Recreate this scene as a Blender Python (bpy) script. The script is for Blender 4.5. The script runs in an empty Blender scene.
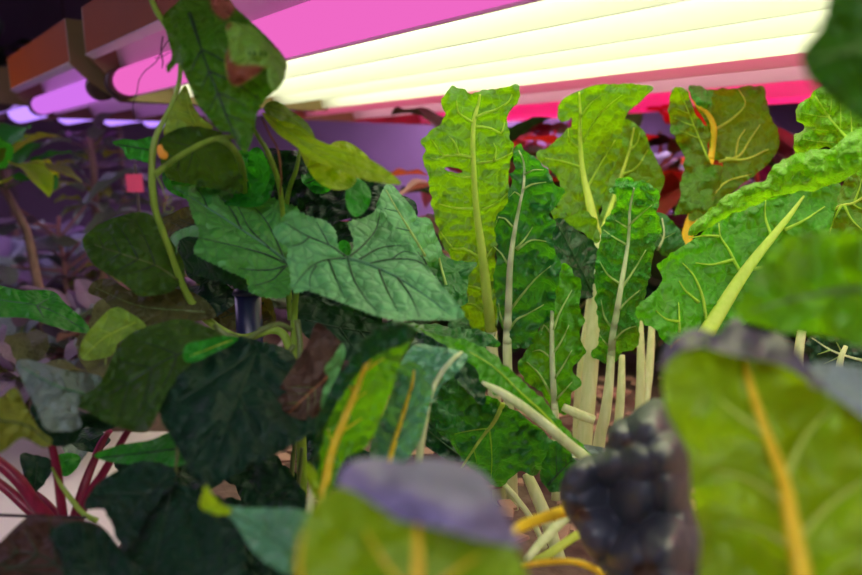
import bpy, math, random
import numpy as np
from mathutils import Vector, noise
from mathutils.geometry import delaunay_2d_cdt

random.seed(7)
COL = bpy.context.scene.collection
F = 650.0
PITCH = math.atan((287.5 - 163) / F)
CP, SP = math.cos(PITCH), math.sin(PITCH)
CAM = Vector((0, 0, 1.0))
SOIL = 0.62
CROPS = {'A': (400, 70, 4.105), 'B': (400, 200, 4.105), 'C': (400, 330, 3.832), 'D': (420, 440, 3.918),
         'E': (580, 60, 3.025), 'F': (580, 200, 3.025), 'G': (560, 380, 2.854), 'K': (140, 0, 3.025),
         'L': (160, 170, 3.196), 'M': (190, 310, 3.383), 'N': (190, 440, 3.448), 'Q': (0, 130, 3.832),
         'R': (0, 270, 3.832), 'S': (0, 410, 3.483), 'T': (300, 90, 4.42), 'U': (500, 100, 3.832), 'V': (0, 80, 2.738)}


def Z(k, pts):
    x0, y0, s = CROPS[k]
    return [(x0 + p[0] / s, y0 + p[1] / s) + tuple(p[2:]) for p in pts]


def pix(x, y, d):
    """world point seen along (x, y) at distance d along the line of sight axis"""
    X = (x - 431) / F
    Y = (287.5 - y) / F
    return CAM + Vector((X, CP + Y * SP, -SP + Y * CP)) * d


# ------------------------------------------------------------------ objects
def mesh_obj(name, verts, faces, mats, parent=None, smooth=True, fmat=None, attr=None):
    root = parent
    off = Vector((0, 0, 0))
    while root is not None:
        off += root.location
        root = root.parent
    me = bpy.data.meshes.new(name)
    me.from_pydata([tuple(Vector(v) - off) for v in verts], [], faces)
    if not isinstance(mats, (list, tuple)):
        mats = [mats]
    for m in mats:
        me.materials.append(m)
    if fmat is not None:
        me.polygons.foreach_set('material_index', fmat)
    if smooth:
        me.polygons.foreach_set('use_smooth', [True] * len(me.polygons))
    if attr:
        for an, vals in attr.items():
            a = me.attributes.new(an, 'FLOAT', 'POINT')
            a.data.foreach_set('value', vals)
    me.update()
    o = bpy.data.objects.new(name, me)
    COL.objects.link(o)
    if parent is not None:
        o.parent = parent
    return o


def thing(name, loc, label, cat, group=None):
    o = bpy.data.objects.new(name, None)
    o.empty_display_size = 0.02
    COL.objects.link(o)
    o.location = loc
    return tag(o, label, cat, group)


def tag(o, label, cat, group=None):
    o['label'] = label
    o['category'] = cat
    if group:
        o['group'] = group
    return o


# ------------------------------------------------------------------ materials
def new_mat(name):
    m = bpy.data.materials.new(name)
    m.use_nodes = True
    nt = m.node_tree
    nt.nodes.clear()
    return m, nt, nt.nodes.new, nt.links.new


def S(c):
    """sRGB 0-255 to linear"""
    return tuple(((v / 255) / 12.92 if v / 255 < .04045 else ((v / 255 + .055) / 1.055) ** 2.4) for v in c) + (1,)


def plain(name, rgb, rough=.5, metal=0, spec=.5, var=.15, scale=30, bump=0.0):
    m, nt, N, L = new_mat(name)
    out = N('ShaderNodeOutputMaterial')
    p = N('ShaderNodeBsdfPrincipled')
    tc = N('ShaderNodeTexCoord')
    ns = N('ShaderNodeTexNoise')
    ns.inputs['Scale'].default_value = scale
    ns.inputs['Detail'].default_value = 4
    L(tc.outputs['Object'], ns.inputs['Vector'])
    mx = N('ShaderNodeMix')
    mx.data_type = 'RGBA'
    mx.inputs['A'].default_value = tuple(c * (1 - var) for c in S(rgb)[:3]) + (1,)
    mx.inputs['B'].default_value = tuple(min(1, c * (1 + var)) for c in S(rgb)[:3]) + (1,)
    L(ns.outputs['Fac'], mx.inputs['Factor'])
    L(mx.outputs['Result'], p.inputs['Base Color'])
    p.inputs['Roughness'].default_value = rough
    p.inputs['Metallic'].default_value = metal
    p.inputs['Specular IOR Level'].default_value = spec
    if bump:
        b = N('ShaderNodeBump')
        b.inputs['Strength'].default_value = .6
        b.inputs['Distance'].default_value = bump
        L(ns.outputs['Fac'], b.inputs['Height'])
        L(b.outputs['Normal'], p.inputs['Normal'])
    L(p.outputs['BSDF'], out.inputs['Surface'])
    return m


def emis(name, rgb, strength):
    m, nt, N, L = new_mat(name)
    out = N('ShaderNodeOutputMaterial')
    e = N('ShaderNodeEmission')
    e.inputs['Color'].default_value = S(rgb)
    e.inputs['Strength'].default_value = strength
    L(e.outputs['Emission'], out.inputs['Surface'])
    return m


def stemmat(name, rgb, rgb2, trans=.25, rough=.45):
    m, nt, N, L = new_mat(name)
    out = N('ShaderNodeOutputMaterial')
    p = N('ShaderNodeBsdfPrincipled')
    tr = N('ShaderNodeBsdfTranslucent')
    tc = N('ShaderNodeTexCoord')
    mp = N('ShaderNodeMapping')
    mp.inputs['Scale'].default_value = (1, 1, .12)
    ns = N('ShaderNodeTexNoise')
    ns.inputs['Scale'].default_value = 260
    ns.inputs['Detail'].default_value = 3
    L(tc.outputs['Object'], mp.inputs['Vector'])
    L(mp.outputs['Vector'], ns.inputs['Vector'])
    mx = N('ShaderNodeMix')
    mx.data_type = 'RGBA'
    mx.inputs['A'].default_value = S(rgb)
    mx.inputs['B'].default_value = S(rgb2)
    rp = N('ShaderNodeValToRGB')
    rp.color_ramp.elements[0].position = .35
    rp.color_ramp.elements[1].position = .7
    L(ns.outputs['Fac'], rp.inputs['Fac'])
    L(rp.outputs['Color'], mx.inputs['Factor'])
    L(mx.outputs['Result'], p.inputs['Base Color'])
    L(mx.outputs['Result'], tr.inputs['Color'])
    p.inputs['Roughness'].default_value = rough
    b = N('ShaderNodeBump')
    b.inputs['Strength'].default_value = .35
    b.inputs['Distance'].default_value = .0006
    L(ns.outputs['Fac'], b.inputs['Height'])
    L(b.outputs['Normal'], p.inputs['Normal'])
    ms = N('ShaderNodeMixShader')
    ms.inputs['Fac'].default_value = trans
    L(p.outputs['BSDF'], ms.inputs[1])
    L(tr.outputs['BSDF'], ms.inputs[2])
    L(ms.outputs['Shader'], out.inputs['Surface'])
    return m


def leafmat(name, top, trans, tf=.5, rough=.42, cell=150, cellcol=.25, bump=.0007, spec=.5, var=.25, dry=(150, 80, 55), coat=0.0, vm_=2.0):
    """thin leaf tissue: reflective colour, light let through, a net of small veins; the mesh attribute 'dry' marks withered tissue"""
    m, nt, N, L = new_mat(name)
    out = N('ShaderNodeOutputMaterial')
    p = N('ShaderNodeBsdfPrincipled')
    tr = N('ShaderNodeBsdfTranslucent')
    tc = N('ShaderNodeTexCoord')
    n1 = N('ShaderNodeTexNoise')
    n1.inputs['Scale'].default_value = 26
    n1.inputs['Detail'].default_value = 2
    L(tc.outputs['Object'], n1.inputs['Vector'])
    # warped net of fine veins
    n2 = N('ShaderNodeTexNoise')
    n2.inputs['Scale'].default_value = cell * .5
    n2.inputs['Detail'].default_value = 1
    L(tc.outputs['Object'], n2.inputs['Vector'])
    mv = N('ShaderNodeMix')
    mv.data_type = 'VECTOR'
    mv.inputs['Factor'].default_value = .006
    L(tc.outputs['Object'], mv.inputs['A'])
    L(n2.outputs['Color'], mv.inputs['B'])
    vo = N('ShaderNodeTexVoronoi')
    vo.feature = 'DISTANCE_TO_EDGE'
    vo.inputs['Scale'].default_value = cell
    L(mv.outputs['Result'], vo.inputs['Vector'])
    rp = N('ShaderNodeValToRGB')
    rp.color_ramp.elements[0].position = 0
    rp.color_ramp.elements[0].color = (1, 1, 1, 1)
    rp.color_ramp.elements[1].position = .11
    rp.color_ramp.elements[1].color = (0, 0, 0, 1)
    L(vo.outputs['Distance'], rp.inputs['Fac'])
    vm = N('ShaderNodeMath')
    vm.operation = 'MULTIPLY'
    vm.inputs[1].default_value = cellcol
    L(rp.outputs['Color'], vm.inputs[0])
    at = N('ShaderNodeAttribute')
    at.attribute_name = 'dry'

    def colour(c, veinc):
        c = S(c)[:3]
        a = N('ShaderNodeMix')
        a.data_type = 'RGBA'
        a.inputs['A'].default_value = tuple(v * (1 - var) for v in c) + (1,)
        a.inputs['B'].default_value = tuple(min(1, v * (1 + var)) for v in c) + (1,)
        L(n1.outputs['Fac'], a.inputs['Factor'])
        b = N('ShaderNodeMix')
        b.data_type = 'RGBA'
        L(vm.outputs['Value'], b.inputs['Factor'])
        L(a.outputs['Result'], b.inputs['A'])
        b.inputs['B'].default_value = tuple(min(1, v * veinc + .02) for v in c) + (1,)
        d = N('ShaderNodeMix')
        d.data_type = 'RGBA'
        L(at.outputs['Fac'], d.inputs['Factor'])
        L(b.outputs['Result'], d.inputs['A'])
        d.inputs['B'].default_value = S(dry)
        return d.outputs['Result']
    ct = colour(top, vm_)
    L(ct, p.inputs['Base Color'])
    L(colour(trans, vm_ * .95), tr.inputs['Color'])
    p.inputs['Roughness'].default_value = rough
    p.inputs['Specular IOR Level'].default_value = spec
    p.inputs['Coat Weight'].default_value = coat
    p.inputs['Coat Roughness'].default_value = .3
    ad = N('ShaderNodeMath')
    ad.operation = 'MULTIPLY_ADD'
    ad.inputs[1].default_value = .5
    rp2 = N('ShaderNodeValToRGB')
    rp2.color_ramp.elements[1].position = .3
    L(vo.outputs['Distance'], rp2.inputs['Fac'])
    L(n1.outputs['Fac'], ad.inputs[0])
    L(rp2.outputs['Color'], ad.inputs[2])
    b = N('ShaderNodeBump')
    b.inputs['Strength'].default_value = .7
    b.inputs['Distance'].default_value = bump
    L(ad.outputs['Value'], b.inputs['Height'])
    L(b.outputs['Normal'], p.inputs['Normal'])
    L(b.outputs['Normal'], tr.inputs['Normal'])
    ms = N('ShaderNodeMixShader')
    ms.inputs['Fac'].default_value = tf
    L(p.outputs['BSDF'], ms.inputs[1])
    L(tr.outputs['BSDF'], ms.inputs[2])
    L(ms.outputs['Shader'], out.inputs['Surface'])
    return m


M = {}
M['chard'] = leafmat('chard_leaf', (60, 116, 16), (126, 172, 0), .5, .42, 120, .22, .0012)
M['chard_deep'] = leafmat('chard_leaf_deep', (26, 98, 44), (80, 160, 8), .42, .36, 120, .18, .0012)
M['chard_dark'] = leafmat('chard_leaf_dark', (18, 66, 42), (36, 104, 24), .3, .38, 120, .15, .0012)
M['chard_gold'] = leafmat('chard_leaf_golden', (78, 132, 20), (112, 190, 6), .5, .42, 110, .2, .0012)
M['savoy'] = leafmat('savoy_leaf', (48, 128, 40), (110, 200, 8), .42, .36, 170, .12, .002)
M['cuke'] = leafmat('cucumber_leaf', (94, 168, 108), (130, 200, 50), .35, .5, 105, .55, .0014, vm_=.55)  # paler teal, with the light the big leaf catches put into the colour
M['cuke_back'] = leafmat('cucumber_leaf_underside', (120, 172, 70), (180, 215, 40), .5, .55, 110, .4, .0014, vm_=.6)
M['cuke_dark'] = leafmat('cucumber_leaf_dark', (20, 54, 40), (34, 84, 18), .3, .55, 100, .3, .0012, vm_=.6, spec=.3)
M['cuke_yellow'] = leafmat('cucumber_leaf_bright', (165, 205, 20), (200, 232, 10), .5, .5, 150, .2, .0012)
M['cuke_green'] = leafmat('cucumber_leaf_green', (36, 136, 44), (70, 196, 25), .5, .5, 140, .2, .0012)
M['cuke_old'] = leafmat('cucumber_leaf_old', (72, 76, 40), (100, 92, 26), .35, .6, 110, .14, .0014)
M['cuke_wilt'] = leafmat('cucumber_leaf_withered', (46, 92, 20), (110, 180, 8), .52, .55, 120, .2, .0014, dry=(160, 92, 72))
M['brown_leaf'] = leafmat('brown_leaf', (70, 48, 36), (80, 40, 20), .25, .6, 110, .12, .0012)
M['grey_leaf'] = leafmat('grey_green_leaf', (104, 122, 118), (80, 110, 60), .2, .5, 140, .15, .0018)
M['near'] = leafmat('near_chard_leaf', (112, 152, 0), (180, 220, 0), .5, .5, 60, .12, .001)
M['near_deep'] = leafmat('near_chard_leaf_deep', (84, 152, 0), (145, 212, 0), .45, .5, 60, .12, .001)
M['teal_gloss'] = leafmat('teal_gloss_leaf', (88, 148, 116), (110, 180, 40), .3, .3, 110, .2, .0012, spec=.8)
M['savoy_lit'] = leafmat('savoy_leaf_lit', (104, 160, 24), (150, 215, 8), .42, .38, 170, .12, .002)  # brighter savoy copy with the lamp light put into its colour
M['cuke_mid'] = leafmat('cucumber_leaf_mid', (44, 78, 26), (96, 146, 12), .4, .55, 100, .3, .0012, vm_=.6, spec=.3)
M['cuke_less_lit'] = leafmat('cucumber_leaf_less_lit', (70, 150, 72), (116, 196, 20), .42, .5, 105, .5, .0014, vm_=.5)  # greener than the pale leaf, its weaker light put into the colour
M['chard_near'] = leafmat('chard_leaf_near', (74, 150, 12), (136, 205, 0), .5, .42, 100, .2, .0012)
M['chard_mid'] = leafmat('chard_leaf_mid', (58, 136, 18), (112, 198, 0), .48, .4, 120, .22, .0012)
M['plum_dark'] = leafmat('plum_leaf_dark', (78, 70, 84), (60, 50, 30), .1, .45, 60, .03, .0003, spec=.6, var=.1)
M['near_dark'] = leafmat('near_leaf_dark', (40, 92, 6), (84, 140, 0), .42, .5, 60, .12, .001)  # darker green than the other near leaves
M['plum'] = leafmat('plum_sheen_leaf', (116, 108, 146), (60, 50, 30), .1, .4, 60, .03, .0003, spec=.7, var=.1)  # lilac sheen of the overhead lamp put into the base colour
M['black_savoy'] = leafmat('dark_savoy_leaf', (66, 68, 84), (34, 45, 30), .06, .42, 60, .04, .0010, spec=.9, var=.35, coat=.4, dry=(84, 56, 44))
M['kale'] = leafmat('kale_leaf', (132, 142, 142), (110, 140, 80), .25, .5, 160, .15, .0015)
M['lilac_lit'] = leafmat('lilac_lit_leaf', (122, 102, 128), (90, 80, 80), .25, .55, 140, .12, .0015)  # lilac light over the left background put into the leaf colour
M['olive'] = leafmat('olive_leaf', (110, 125, 40), (150, 160, 40), .45, .55, 140, .15, .0012)
M['bgdark'] = leafmat('dark_background_leaf', (40, 62, 38), (60, 80, 24), .35, .5, 120, .1, .001)
M['amber'] = leafmat('amber_leaf', (150, 80, 50), (190, 90, 40), .45, .55, 120, .1, .001)  # carries the red lamp light behind the chard in its colour
M['rose'] = leafmat('rose_lit_leaf', (150, 110, 112), (150, 80, 70), .4, .55, 120, .1, .001)  # red glow of the pink tubes put into the leaf colour

M['rib_white'] = stemmat('pale_rib', (232, 236, 196), (214, 224, 168), .42)
M['rib_lime'] = stemmat('lime_rib', (232, 242, 130), (220, 235, 110), .62)
M['rib_gold'] = stemmat('golden_rib', (255, 226, 62), (248, 212, 46), .45)
M['rib_green'] = stemmat('green_rib', (120, 158, 70), (100, 140, 56), .3)
M['vein_pale'] = stemmat('pale_vein', (200, 224, 140), (185, 214, 120), .5)
M['vein_lime'] = stemmat('lime_vein', (196, 224, 80), (180, 214, 70), .6)
M['vein_dark'] = stemmat('dark_vein', (58, 98, 58), (50, 86, 48), .3)
M['vein_dim'] = stemmat('dim_vein', (44, 72, 46), (38, 62, 40), .3)
M['vein_teal'] = stemmat('soft_vein', (84, 140, 96), (76, 130, 84), .3)
M['red_stem'] = stemmat('red_stem', (150, 28, 66), (120, 20, 50), .2, .4)
M['pink_stem'] = stemmat('pink_stem', (205, 60, 130), (180, 40, 100), .2, .4)  # for the lit piece of red stalk, light put into its colour
M['woody'] = stemmat('woody_stem', (150, 120, 104), (110, 86, 72), .05, .7)
M['dry_stem'] = stemmat('dry_stem', (150, 96, 56), (110, 66, 40), .1, .7)
M['vine_stem'] = stemmat('vine_stem', (160, 190, 70), (136, 172, 56), .35)
M['vine_dim'] = stemmat('vine_stem_dim', (104, 122, 58), (84, 100, 46), .15)
M['thread'] = plain('dark_thread', (44, 30, 34), .7)
M['bud'] = plain('flower_bud', (226, 150, 30), .6)


# ------------------------------------------------------------------ geometry helpers
def catmull(pts, closed=False, step=3.0):
    P = [np.array(p, float) for p in pts]
    n = len(P)
    out = []
    rng = range(n) if closed else range(n - 1)
    for i in rng:
        p1, p2 = P[i], P[(i + 1) % n]
        p0 = P[i - 1] if (closed or i > 0) else 2 * p1 - p2
        p3 = P[(i + 2) % n] if (closed or i < n - 2) else 2 * p2 - p1
        k = max(1, int(np.linalg.norm(p2[:2] - p1[:2]) / step))
        for j in range(k):
            t = j / k
            out.append(.5 * ((2 * p1) + (-p0 + p2) * t + (2 * p0 - 5 * p1 + 4 * p2 - p3) * t * t + (-p0 + 3 * p1 - 3 * p2 + p3) * t ** 3))
    if not closed:
        out.append(P[-1])
    return np.array(out)


def inside(pts, poly):
    x, y = pts[:, 0], pts[:, 1]
    r = np.zeros(len(pts), bool)
    n = len(poly)
    for i in range(n):
        x1, y1 = poly[i][:2]
        x2, y2 = poly[(i + 1) % n][:2]
        if y1 == y2:
            continue
        c = ((y1 > y) != (y2 > y)) & (x < (x2 - x1) * (y - y1) / (y2 - y1) + x1)
        r ^= c
    return r


def dist_poly(pts, line):
    d = np.full(len(pts), 1e9)
    for i in range(len(line) - 1):
        a, b = np.array(line[i][:2]), np.array(line[i + 1][:2])
        ab = b - a
        L2 = (ab @ ab) or 1e-9
        t = np.clip(((pts - a) @ ab) / L2, 0, 1)
        d = np.minimum(d, np.linalg.norm(pts - a - t[:, None] * ab, axis=1))
    return d


class Depth:
    """smooth sheet through a few (x, y, distance) points"""
    def __init__(self, pts):
        P = np.array(pts, float)
        self.P = P
        n = len(P)
        if n == 1:
            self.mode = 0
            return
        if n == 2:
            self.mode = 1
            return
        self.mode = 2
        K = self.k(P[:, None, :2], P[None, :, :2])
        A = np.zeros((n + 3, n + 3))
        A[:n, :n] = K
        A[:n, n] = 1
        A[:n, n + 1:] = P[:, :2] / 100
        A[n:, :n] = A[:n, n:].T
        self.w = np.linalg.lstsq(A, np.concatenate([P[:, 2], np.zeros(3)]), rcond=None)[0]

    def k(self, a, b):
        r = np.linalg.norm(a - b, axis=-1) / 100
        return np.where(r > 0, r * r * np.log(r + 1e-9), 0)

    def __call__(self, q):
        q = np.array(q, float).reshape(-1, 2)
        if self.mode == 0:
            return np.full(len(q), self.P[0, 2])
        if self.mode == 1:
            a, b = self.P[0], self.P[1]
            ab = b[:2] - a[:2]
            t = ((q - a[:2]) @ ab) / (ab @ ab)
            return a[2] + (b[2] - a[2]) * np.clip(t, -.6, 1.6)
        n = len(self.P)
        return self.k(q[:, None, :], self.P[None, :, :2]) @ self.w[:n] + self.w[n] + (q / 100) @ self.w[n + 1:]


def tube(pts, radii, sides=8, flat=1.0, cap=True):
    """verts, faces of a tapering tube along world points"""
    V, Fc = [], []
    n = len(pts)
    pts = [Vector(p) for p in pts]
    up = None
    for i in range(n):
        t = (pts[min(i + 1, n - 1)] - pts[max(i - 1, 0)])
        if t.length < 1e-9:
            t = Vector((0, 0, 1))
        t.normalize()
        view = (pts[i] - CAM).normalized()
        a = t.cross(view)
        if a.length < 1e-3:
            a = t.cross(Vector((0, 0, 1)))
        a.normalize()
        if up is not None and a.dot(up) < 0:
            a = -a
        up = a
        b = t.cross(a).normalized()
        for k in range(sides):
            an = 2 * math.pi * k / sides
            V.append(pts[i] + (a * math.cos(an) + b * math.sin(an) * flat) * radii[i])
    for i in range(n - 1):
        for k in range(sides):
            k2 = (k + 1) % sides
            Fc.append((i * sides + k, i * sides + k2, (i + 1) * sides + k2, (i + 1) * sides + k))
    if cap:
        Fc.append(tuple(range(sides))[::-1])
        Fc.append(tuple((n - 1) * sides + k for k in range(sides)))
    return V, Fc


def merge(parts):
    V, Fc = [], []
    for v, f in parts:
        o = len(V)
        V += list(v)
        Fc += [tuple(i + o for i in q) for q in f]
    return V, Fc


def stem(name, pts, mat, parent=None, flat=.8, sides=10, label=None):
    """pts: (x, y, distance, width in px at that place)"""
    c = catmull(pts, False, 5)
    W = [pix(p[0], p[1], p[2]) for p in c]
    R = [max(.0002, p[3] * p[2] / F / 2) for p in c]
    R = [r * (1 + .06 * noise.noise(w * 60)) for r, w in zip(R, W)]
    v, f = tube(W, R, sides, flat)
    o = mesh_obj(name, v, f, mat, parent)
    if label:
        o['label'] = label
    return o


SEED = [0]


PUCK = {'chard_leaf': (.0045, 17), 'chard_leaf_deep': (.0065, 16), 'chard_leaf_dark': (.004, 14), 'chard_leaf_golden': (.003, 17), 'savoy_leaf': (.0065, 12), 'cucumber_leaf': (.0007, 13),
        'cucumber_leaf_underside': (.0010, 12), 'cucumber_leaf_dark': (.0012, 16), 'kale_leaf': (.0025, 13), 'chard_leaf_mid': (.005, 16), 'cucumber_leaf_less_lit': (.0007, 13), 'savoy_leaf_lit': (.005, 12), 'cucumber_leaf_mid': (.0012, 16), 'teal_gloss_leaf': (.0018, 15), 'near_chard_leaf': (.002, 40), 'near_chard_leaf_deep': (.002, 40)}


WAVY = {'chard_leaf': 1.8, 'chard_leaf_deep': 1.8, 'chard_leaf_golden': 1.6, 'savoy_leaf': 2.4, 'chard_leaf_mid': 1.8, 'savoy_leaf_lit': 2.0, 'chard_leaf_dark': 1.5, 'cucumber_leaf_dark': 1.2}


def leaf(parent, out, dep, mat, rib=None, ribmat=None, veins=(), veinmat=None, vw=1.6, step=3.0, cup=0.0,
         puff=.002, rough=.0012, rfreq=70, ruffle=.004, rufw=14, teeth=0.0, holes=(), dry=(), name='leaf', petiole=None,
         petmat=None, autoveins=0, rim=.0, label=None, height=None, petname='petiole', pucker=None, psize=13):
    """one leaf blade from its outline; rib/petiole points carry a width in px; dep = (x, y, distance) points"""
    if pucker is None:
        pucker = PUCK.get(mat.name, (0, 13))[0]
        psize = PUCK.get(mat.name, (0, 13))[1]
    SEED[0] += 1
    sd = SEED[0] * 7.31
    D = Depth(dep)
    if step == 3.0:
        step = 2.3
    ol = catmull(out, True, step)
    wav = WAVY.get(mat.name, 0)
    if wav:
        nrm = np.roll(ol, -1, 0) - np.roll(ol, 1, 0)
        nrm = np.stack([nrm[:, 1], -nrm[:, 0]], 1)
        nrm /= (np.linalg.norm(nrm, axis=1)[:, None] + 1e-9)
        ar = np.cumsum(np.linalg.norm(np.roll(ol, -1, 0) - ol, axis=1))
        ol = ol + nrm * np.array([wav * (1.2 * noise.noise(Vector((a / 6.5, sd, 1))) + noise.noise(Vector((a / 14, sd, 2)))) for a in ar])[:, None]
    # small teeth / waviness on the margin
    if teeth:
        cen = ol.mean(0)
        nrm = np.roll(ol, -1, 0) - np.roll(ol, 1, 0)
        nrm = np.stack([nrm[:, 1], -nrm[:, 0]], 1)
        nrm /= (np.linalg.norm(nrm, axis=1)[:, None] + 1e-9)
        for i in range(len(ol)):
            ol[i] += nrm[i] * teeth * (noise.noise(Vector((i * .9, sd, 0))) + .6 * (1 if i % 2 else -1) * .5)
    mn, mx = ol.min(0), ol.max(0)
    gx, gy = np.meshgrid(np.arange(mn[0], mx[0], step), np.arange(mn[1], mx[1], step * .87))
    gx = gx + (np.arange(gx.shape[0]) % 2)[:, None] * step / 2
    g = np.stack([gx.ravel(), gy.ravel()], 1)
    g = g[inside(g, ol)]
    if len(g):
        g = g[dist_poly(g, np.vstack([ol, ol[:1]])) > step * .55]
    vs = [tuple(p) for p in ol]
    es = [(i, (i + 1) % len(ol)) for i in range(len(ol))]
    hp = []
    for h in holes:
        hc = catmull(h, True, step * .7)
        hp.append(hc)
        o = len(vs)
        vs += [tuple(p) for p in hc]
        es += [(o + i, o + (i + 1) % len(hc)) for i in range(len(hc))]
    if hp and len(g):
        for h in hp:
            g = g[~inside(g, h)]
    vs += [tuple(p) for p in g]
    r = delaunay_2d_cdt([Vector(v) for v in vs], es, [], 1, 1e-4)
    P = np.array([tuple(v) for v in r[0]])
    fc = [tuple(f) for f in r[2]]
    C = np.array([P[list(f)].mean(0) for f in fc])
    keep = inside(C, ol)
    for h in hp:
        keep &= ~inside(C, h)
    fc = [f for f, k in zip(fc, keep) if k]
    dm = dist_poly(P, rib) if rib else np.full(len(P), 0.)
    allv = [list(v) for v in veins]
    if autoveins and rib:
        rb = catmull([p[:2] for p in rib], False, 4)
        L = len(rb)
        for k in range(autoveins):
            i = int((.1 + .8 * k / autoveins) * (L - 1))
            t = rb[min(i + 2, L - 1)] - rb[max(i - 2, 0)]
            t = t / (np.linalg.norm(t) + 1e-9)
            # veins point towards the tip = first rib point
            t = -t
            for sg in (-1, 1):
                a = math.radians(50) * sg
                dv = np.array([t[0] * math.cos(a) - t[1] * math.sin(a), t[0] * math.sin(a) + t[1] * math.cos(a)])
                q = rb[i].copy()
                line = [tuple(q)]
                for s_ in range(12):
                    dv = dv + t * .06
                    dv /= np.linalg.norm(dv)
                    q2 = q + dv * 7
                    if not inside(q2[None], ol)[0] or dist_poly(q2[None], np.vstack([ol, ol[:1]]))[0] < 4:
                        break
                    q = q2
                    line.append(tuple(q))
                if len(line) > 2:
                    allv.append(line)
    dv_ = np.full(len(P), 1e9)
    for v in allv:
        dv_ = np.minimum(dv_, dist_poly(P, v))
    dall = np.minimum(dv_, dm) if rib else (dv_ if allv else np.full(len(P), 50.))
    raised = 'cucumber' not in mat.name
    de = dist_poly(P, np.vstack([ol, ol[:1]]))
    base = D(P)

    def surf(P, dm, dall, de, base):
        off = cup * (dm / 80) ** 2 if rib else np.zeros(len(P))
        if len(allv) or rib:
            off = off + (puff if raised else -puff) * (1 - np.exp(-dall / 6.0))
        nz = np.array([noise.noise(Vector((p[0] * .045 * rfreq / 70, p[1] * .045 * rfreq / 70, sd))) for p in P])
        nz2 = np.array([noise.noise(Vector((p[0] * .13 * rfreq / 70, p[1] * .13 * rfreq / 70, sd + 5))) for p in P])
        off = off + rough * (nz * 2.4 + nz2 * .35) * np.clip(dall / 8 + .1, 0, 1)
        if pucker:
            pk = []
            for p in P:
                q = Vector((p[0] / psize, p[1] / psize, sd))
                q += Vector((noise.noise(q * .9), noise.noise(q * .9 + Vector((7, 0, 0))), 0)) * .45
                dd_ = noise.voronoi(q)[0]
                pk.append(min(1.0, (dd_[1] - dd_[0]) * 1.7) ** .6)
            off = off - pucker * (np.array(pk) - .5) * np.clip(dall / 6 + .08, 0, 1)
        nr = np.array([noise.noise(Vector((p[0] * .05, p[1] * .05, sd + 20))) for p in P])
        nr2 = np.array([noise.noise(Vector((p[0] * .12, p[1] * .12, sd + 30))) for p in P])
        off = off + ruffle * np.exp(-de / rufw) * (nr * 1.6 + nr2 * 1.5) + rim * np.exp(-de / 8)
        if height is not None:
            off = off - height(P)
        return base + off
    d = surf(P, dm, dall, de, base)
    V = [pix(p[0], p[1], dd) for p, dd in zip(P, d)]
    dr = np.zeros(len(P))
    for poly in dry:
        pc = catmull(poly, True, 4)
        ins = inside(P, pc)
        dd = dist_poly(P, np.vstack([pc, pc[:1]]))
        w = np.where(ins, np.clip(.4 + dd / 4, 0, 1), np.clip(.4 - dd / 5, 0, 1))
        dr = np.maximum(dr, w)
    o = mesh_obj(name, V, fc, mat, parent, attr={'dry': dr.tolist()})
    if label:
        o['label'] = label

    def on(q):
        q = np.array(q, float)[:, :2]
        dmq = dist_poly(q, rib) if rib else np.zeros(len(q))
        daq = np.zeros(len(q)) if (allv or rib) else np.full(len(q), 50.)
        deq = dist_poly(q, np.vstack([ol, ol[:1]]))
        return surf(q, dmq, daq, deq, D(q))
    full = list(rib) if rib else []
    if full:
        c = catmull(full, False, 4)
        dd = on(c)
        # keep the rib on the sheet
        W = [pix(p[0], p[1], z - .0003 - p[2] * z / F * .15) for p, z in zip(c, dd)]
        R = [p[2] * z / F / 2 for p, z in zip(c, dd)]
        v, f = tube(W, R, 10, .7)
        mesh_obj('midrib', v, f, ribmat or M['rib_white'], o)
        if petiole:
            c0 = (full[-1][0], full[-1][1], float(dd[-1]) - .0003, full[-1][2])
            stem(petname, [c0] + list(petiole), petmat or ribmat or M['rib_white'], parent, .8)
    if len(allv):
        parts = []
        for v_ in allv:
            c = catmull(v_, False, 3.5)
            dd = on(c)
            n = len(c)
            w = vw * 1.5 * min(1.0, .55 + n / 26)
            W = [pix(p[0], p[1], z - (.0003 if raised else .0007) - w * z / F * .2) for p, z in zip(c, dd)]
            R = [w * (1 - .72 * i / max(1, n - 1)) * z / F / 2 for i, z in enumerate(dd)]
            parts.append(tube(W, R, 6, .8))
        v, f = merge(parts)
        mesh_obj('veins', v, f, veinmat or M['vein_pale'], o)
    return o

# ------------------------------------------------------------------ the room
def box(name, lo, hi, mat, parent=None, kind=None):
    x0, y0, z0 = lo
    x1, y1, z1 = hi
    v = [(x0, y0, z0), (x1, y0, z0), (x1, y1, z0), (x0, y1, z0), (x0, y0, z1), (x1, y0, z1), (x1, y1, z1), (x0, y1, z1)]
    f = [(0, 3, 2, 1), (4, 5, 6, 7), (0, 1, 5, 4), (1, 2, 6, 5), (2, 3, 7, 6), (3, 0, 4, 7)]
    o = mesh_obj(name, v, f, mat, parent, smooth=False)
    if kind:
        o['kind'] = kind
    return o


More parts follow.
